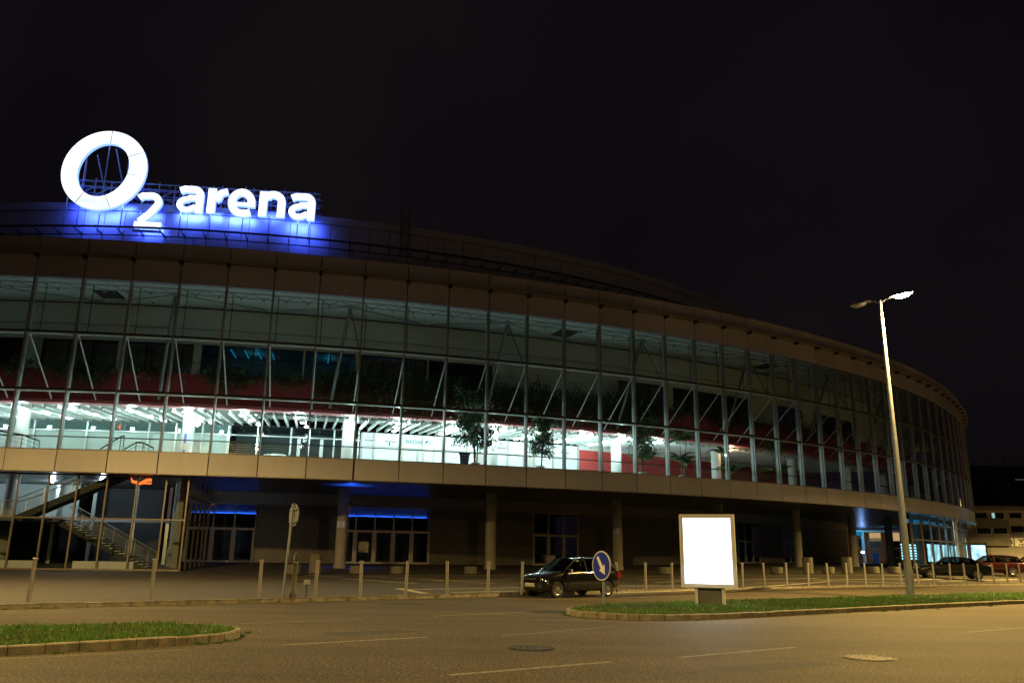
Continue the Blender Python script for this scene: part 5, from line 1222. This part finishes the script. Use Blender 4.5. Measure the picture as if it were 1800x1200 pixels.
for x0, y0, x1, y1, lit in ((1713, 901, 1734, 910, -1), (1743, 901, 1764, 910, 0), (1774, 901, 1795, 910, -1), (1805, 901, 1826, 910, -1), (1777, 924, 1799, 935, -1), (1806, 924, 1828, 935, -1), (1709, 928, 1733, 938, -1), (1738, 928, 1762, 938, -1)):
    d = 1.62 if (x0 < 1765 and y0 > 920) else .02
    w = fbox('window', M['wframe'], x0 - .6, y0 - .6, x1 + .6, y1 + .6, d, d + .06, pb)
    for i in range(4):
        a = x0 + (x1 - x0) * i / 4 + .7; c = x0 + (x1 - x0) * (i + 1) / 4 - .7
        fbox('pane', M['litwin'] if i == lit else M['winbk'], a, y0, c, y1, d + .061, d + .075, w)
    fbox('sill', M['pale'], x0 - 1, y1 + .7, x1 + 1, y1 + 1.4, d, d + .2, w)
# roller grille on the ground floor
fbox('roller_grille', brickmat('mesh_grille', (.03, .03, .03), (.05, .05, .05), (.20, .19, .17), .35, .35, .06, uv='Object'), 1740, 960.5, 1830, 984, .62, .66, pb)
sh = thing('shop_sign', tuple(at(1790, 952, YB)), 'white shop signboard with bold black letters on the pale building', 'sign')
fbox('board', M['signw'], 1766, 945, 1840, 959, .62, .8, sh)
fbox('fascia', M['dkrender'], 1766, 938, 1840, 944.6, .62, .9, sh)
fbox('divider', M['greym'], 1778.3, 945, 1778.8, 959, .80, .83, sh)
def fl(txt, x0, x1, y0, y1):
    xa, xb, za, zb = rect(x0, y0, x1, y1); flat_text('lettering', txt, (xa, YB - .85, za), Vector((1, 0, 0)), Vector((0, 0, 1)), xb - xa, zb - za, M['black'], sh, .03)
fl('A', 1769, 1777, 947.5, 957.5); fl('VI', 1786, 1797, 946.5, 953.5); fl('HEL', 1787, 1799, 955, 958.3)
# lit advertising panel at the end of the entrance
pp = thing('advertising_panel', tuple(P(29.2, 118, .5)), 'bright cyan lit advertising panel at the right end of the glazed entrance', 'billboard')
Yp = 112.0
xa, xb, za, zb = (at(1708, 985, Yp).x, at(1734, 985, Yp).x, at(1708, 984, Yp).z, at(1734, 958, Yp).z)
b = MB(); b.box(((xa + xb) / 2, Yp, (za + zb) / 2), (xb - xa, .2, zb - za)); b.build('lit_face', M['cyanposter'], pp)
b = MB(); b.box((xb + .1, Yp, (za + zb) / 2 + .1), (.2, .4, zb - za + .5)); b.box((xa - .1, Yp, (za + zb) / 2 + .1), (.2, .4, zb - za + .5)); b.box(((xa + xb) / 2, Yp, zb + .15), (xb - xa, .4, .25)); b.build('case', M['greym'], pp)
# dark tower block behind with masts on its roof
YT = 260.0
tb = thing('tower_block', tuple(at(1780, 900, YT)), 'very dark long block rising behind the pale building, thin masts on its roof', 'building')
a, c = at(1655, 985, YT), at(1990, 822, YT); b = MB(); b.box(((a.x + c.x) / 2, YT + 10, (a.z + c.z) / 2), (c.x - a.x, 20, c.z - a.z))
M['night'] = mat('dark_facade', (.10, .10, .13), .7, noise=.3, scale=.1); b.build('wall', M['night'], tb)
M['mastlit'] = mat('mast_white', (.6, .6, .62), .6)
for x, y0, y1 in ((1704, 792, 806), (1737, 793, 807), (1770, 792, 806), (1782, 794, 805), (1789, 795, 809), (1796, 794, 806), (1714, 814, 820), (1774, 815, 821)):
    p0, p1 = at(x, y1 + 8, YT), at(x, y0, YT); b = MB(); b.box(((p0.x + p1.x) / 2, YT + 2, (p0.z + p1.z) / 2), (.32, .3, p1.z - p0.z)); b.build('mast', M['mastlit'], tb)
for i in range(5):
    p = at(1786 + i * 3, 842.5, YT); b = MB(); b.box((p.x, YT - .05, p.z), (.35, .1, .25)); b.build('lit_window', M['litwin2'] if 'litwin2' in M else M['cyandim'], tb)
# building seen through the passage under the arena, with lit windows and a fence
YQ = 190.0
qb = thing('distant_house', tuple(at(1540, 985, YQ)), 'far building with warmly lit tall windows seen through the passage under the arena', 'building')
def qbox(name, m_, x0, y0, x1, y1, d, par, th=.2):
    a, c = at(x0, y1, YQ), at(x1, y0, YQ); b = MB(); b.box(((a.x + c.x) / 2, YQ - d - th / 2, (a.z + c.z) / 2), (c.x - a.x, th, c.z - a.z)); return b.build(name, m_, par)
M['brickw'] = mat('warm_brick', (.20, .12, .08), .9, noise=.2, scale=1); M['warmwin'] = emi('warm_window', (1, .62, .28), .5)
a, c = at(1470, 987, YQ), at(1640, 900, YQ); b = MB(); b.box(((a.x + c.x) / 2, YQ + 5, (a.z + c.z) / 2), (c.x - a.x, 10, c.z - a.z)); b.build('wall', M['brickw'], qb)
for x0, x1, y0, y1, m_ in ((1509, 1517, 945, 962, 'winbk'), (1528, 1536, 936, 950, 'warmwin'), (1538, 1546, 936, 950, 'warmwin'), (1561, 1569, 936, 950, 'warmwin'), (1571, 1579, 936, 950, 'warmwin'), (1528, 1545, 952, 962, 'winbk'), (1563, 1579, 951, 962, 'winbk'), (1562, 1579, 964, 978, 'winbk')):
    w = qbox('window', M['wframe2'] if 'wframe2' in M else M['frame'], x0 - .8, y0 - .8, x1 + .8, y1 + .8, 0.0, qb, .3); qbox('pane', M[m_], x0, y0, x1, y1, .31, w, .1)
a, c = at(1497, 934, 150), at(1588, 924, 150); b = MB(); b.box(((a.x + c.x) / 2, 150, (a.z + c.z) / 2), (c.x - a.x, .8, c.z - a.z)); cb = thing('canopy', ((a.x + c.x) / 2, 150, a.z), 'pale canopy edge catching cyan light across the top of the passage', 'canopy'); b.build('beam', M['white'], cb)
light('canopy_fill', (at(1520, 940, 147).x, 146, at(1520, 940, 147).z), 420, (.15, .6, 1), 'SPOT', .3, radians(150), (0, 1, .1), .5)  # unseen cyan spot added to tint the canopy edge
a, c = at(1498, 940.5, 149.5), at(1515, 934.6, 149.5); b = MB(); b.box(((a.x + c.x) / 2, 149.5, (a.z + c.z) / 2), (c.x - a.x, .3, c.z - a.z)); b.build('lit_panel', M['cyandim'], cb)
for x in (1517.5, 1588): a, c = at(x - 2.5, 986, 150), at(x + 2.5, 934, 150); b = MB(); b.tube(((a.x + c.x) / 2, 150, 0), ((a.x + c.x) / 2, 150, c.z), .3, n=12); b.build('support', M['white'], cb)
# fence, wheelie bin and hedge in the passage
YF = 150.0
fe = thing('railing', tuple(at(1530, 985, YF)), 'tall thin-barred railing seen through the passage under the arena', 'fence')
b = MB()
for i in range(26): p0, p1 = at(1526 + i * 1.1, 984, YF), at(1526 + i * 1.1, 945, YF); b.box(((p0.x + p1.x) / 2, YF, (p0.z + p1.z) / 2), (.05, .05, p1.z - p0.z))
b.build('bars', mat('railing_paint', (.30, .16, .12), .6), fe)
b = MB(); p0, p1 = at(1526, 983, YF), at(1554, 983, YF); b.box(((p0.x + p1.x) / 2, YF, p0.z + .3), (p1.x - p0.x, .07, .07)); p0, p1 = at(1526, 946, YF), at(1554, 946, YF); b.box(((p0.x + p1.x) / 2, YF, p0.z - .1), (p1.x - p0.x, .07, .07)); b.build('rails', M['greym'], fe)
fe2 = thing('barrier', tuple(at(1510, 985, 140)), 'pale steel crowd barrier beside the bright lamp in the passage', 'barrier')
b = MB()
for i in range(9): p0, p1 = at(1504 + i * 2, 987, 140), at(1504 + i * 2, 975, 140); b.tube(p0, (p0.x, 140, p1.z), .04, n=5)
b.tube(at(1503, 975, 140), at(1521, 975, 140), .05, n=6); b.build('frame', M['alu'], fe2)
q = at(1542, 986, 135); t = thing('waste_bin', tuple(q), 'small blue waste bin standing in the lit passage', 'bin')
M['bluebin'] = mat('blue_bin', (.02, .16, .35), .5)
b = MB(); b.lathe([(.45, -.3), (.5, 1.15), (.5, 1.2)], tuple(q), 14); b.build('body', M['bluebin'], t); b = MB(); b.lathe([(.53, 1.2), (.5, 1.3), (.001, 1.36)], tuple(q), 14); b.build('lid', M['bluebin'], t)
q = at(1516.5, 970, 132); t = thing('flood_lamp', tuple(q), 'small intensely bright bluish lamp low in the passage', 'lamp')
b = MB(); b.lathe([(.001, -.2), (.22, -.12), (.28, 0), (.22, .12), (.001, .2)], tuple(q), 12); b.build('lit_head', emi('white_blue_lamp', (.75, .82, 1), 9), t)
b = MB(); b.tube((q.x, q.y, .5), (q.x, q.y, q.z - .2), .05, n=6); b.build('stand', M['greym'], t)
light('passage_light', (q.x - .2, q.y - 1.2, q.z + .2), 160, (.22, .42, 1), rad_=.2)
light('house_wall_fill', tuple(at(1550, 948, 175)), 1500, (1, .65, .35), 'SPOT', .4, radians(150), (0, 1, -.1), .5)  # unseen warm spot added to brighten the far house wall
t = thing('hedge', tuple(at(1570, 986, 145)), 'low dark hedge on the right of the lit passage', 'hedge'); rnd = random.Random(3); vs, fs = [], []
p0, p1 = at(1562, 987, 145), at(1584, 987, 145)
for i in range(2200):
    c = Vector((rnd.uniform(p0.x, p1.x), 145 + rnd.uniform(-.8, .8), rnd.uniform(.5, 1.6) * 1.0)); a = rnd.uniform(0, 6.28); L_ = .2; d = Vector((cos(a), sin(a), rnd.uniform(-.8, .8))).normalized(); s = Vector((-sin(a), cos(a), .3)) * .07; n = len(vs); vs += [c, c + d * L_ * .5 + s, c + d * L_, c + d * L_ * .5 - s]; fs.append((n, n + 1, n + 2, n + 3))
link_mesh('foliage', vs, fs, M['leaf2'], t)
# orange emblem built as a glowing shape behind the stair-hall glass: a jagged left half and a wing on the right
E1 = [(1150, 92), (1163, 116), (1200, 124), (1216, 142), (1212, 160), (1184, 146), (1156, 138)]; E2 = [(1222, 140), (1252, 122), (1288, 104), (1328, 102), (1332, 126), (1290, 132), (1262, 140), (1330, 138), (1328, 152), (1250, 150), (1220, 160)]
for E_ in (E1, E2):
    pts = [rad(x / 5, 820 + y / 5, 112.6) for x, y in E_]; b = MB(); b.prism(pts, (P(-4.6, 112.5, 0) - P(-4.6, 112.6, 0))); b.build('glowing_emblem', M['orangeglow'], ar)

# glasses on the bar and a white cloth over a stack of crockery
gl0 = None
for i in range(26):
    k = -3.2 + i * .13 + (.02 if i % 3 else .05); p = P(k, 103.1, 8.33)
    if gl0 is None:
        b = MB(); b.lathe([(.04, 0), (.055, .18), (.05, .185), (.038, .02), (.001, .02)], (0, 0, 0), 8); gl0 = b.build('drinking_glass', M['lampoff'], None, True); g = gl0
    else: g = gl0.copy(); col.objects.link(g)
    g.location = p; tag(g, 'small clear glass in the row on the bar counter inside the dim end', 'glass', 'glasses on the bar counter')
c = P(-1.95, 103.0, 8.33); rnd = random.Random(9); n = 12; vs, fs = [], []
a = A0 + DA * -1.95; u = Vector((-sin(a), cos(a), 0)); w = Vector((cos(a), sin(a), 0))
for i in range(n + 1):
    for j in range(7):
        s, t_ = i / n * 2 - 1, j / 3 - 1; e = (1 - s * s) ** .5 * (1 - t_ * t_) ** .4 if abs(t_) < 1 else 0; vs.append(c + u * s * 1.1 + w * t_ * .22 + Vector((0, 0, .03 + (.42 + rnd.uniform(-.08, .08)) * e)))
for i in range(n):
    for j in range(6): fs.append((i * 7 + j, i * 7 + j + 1, (i + 1) * 7 + j + 1, (i + 1) * 7 + j))
tag(link_mesh('cloth', vs, fs, M['white'], None, True), 'crumpled white cloth draped over a heap on the bar counter', 'cloth')
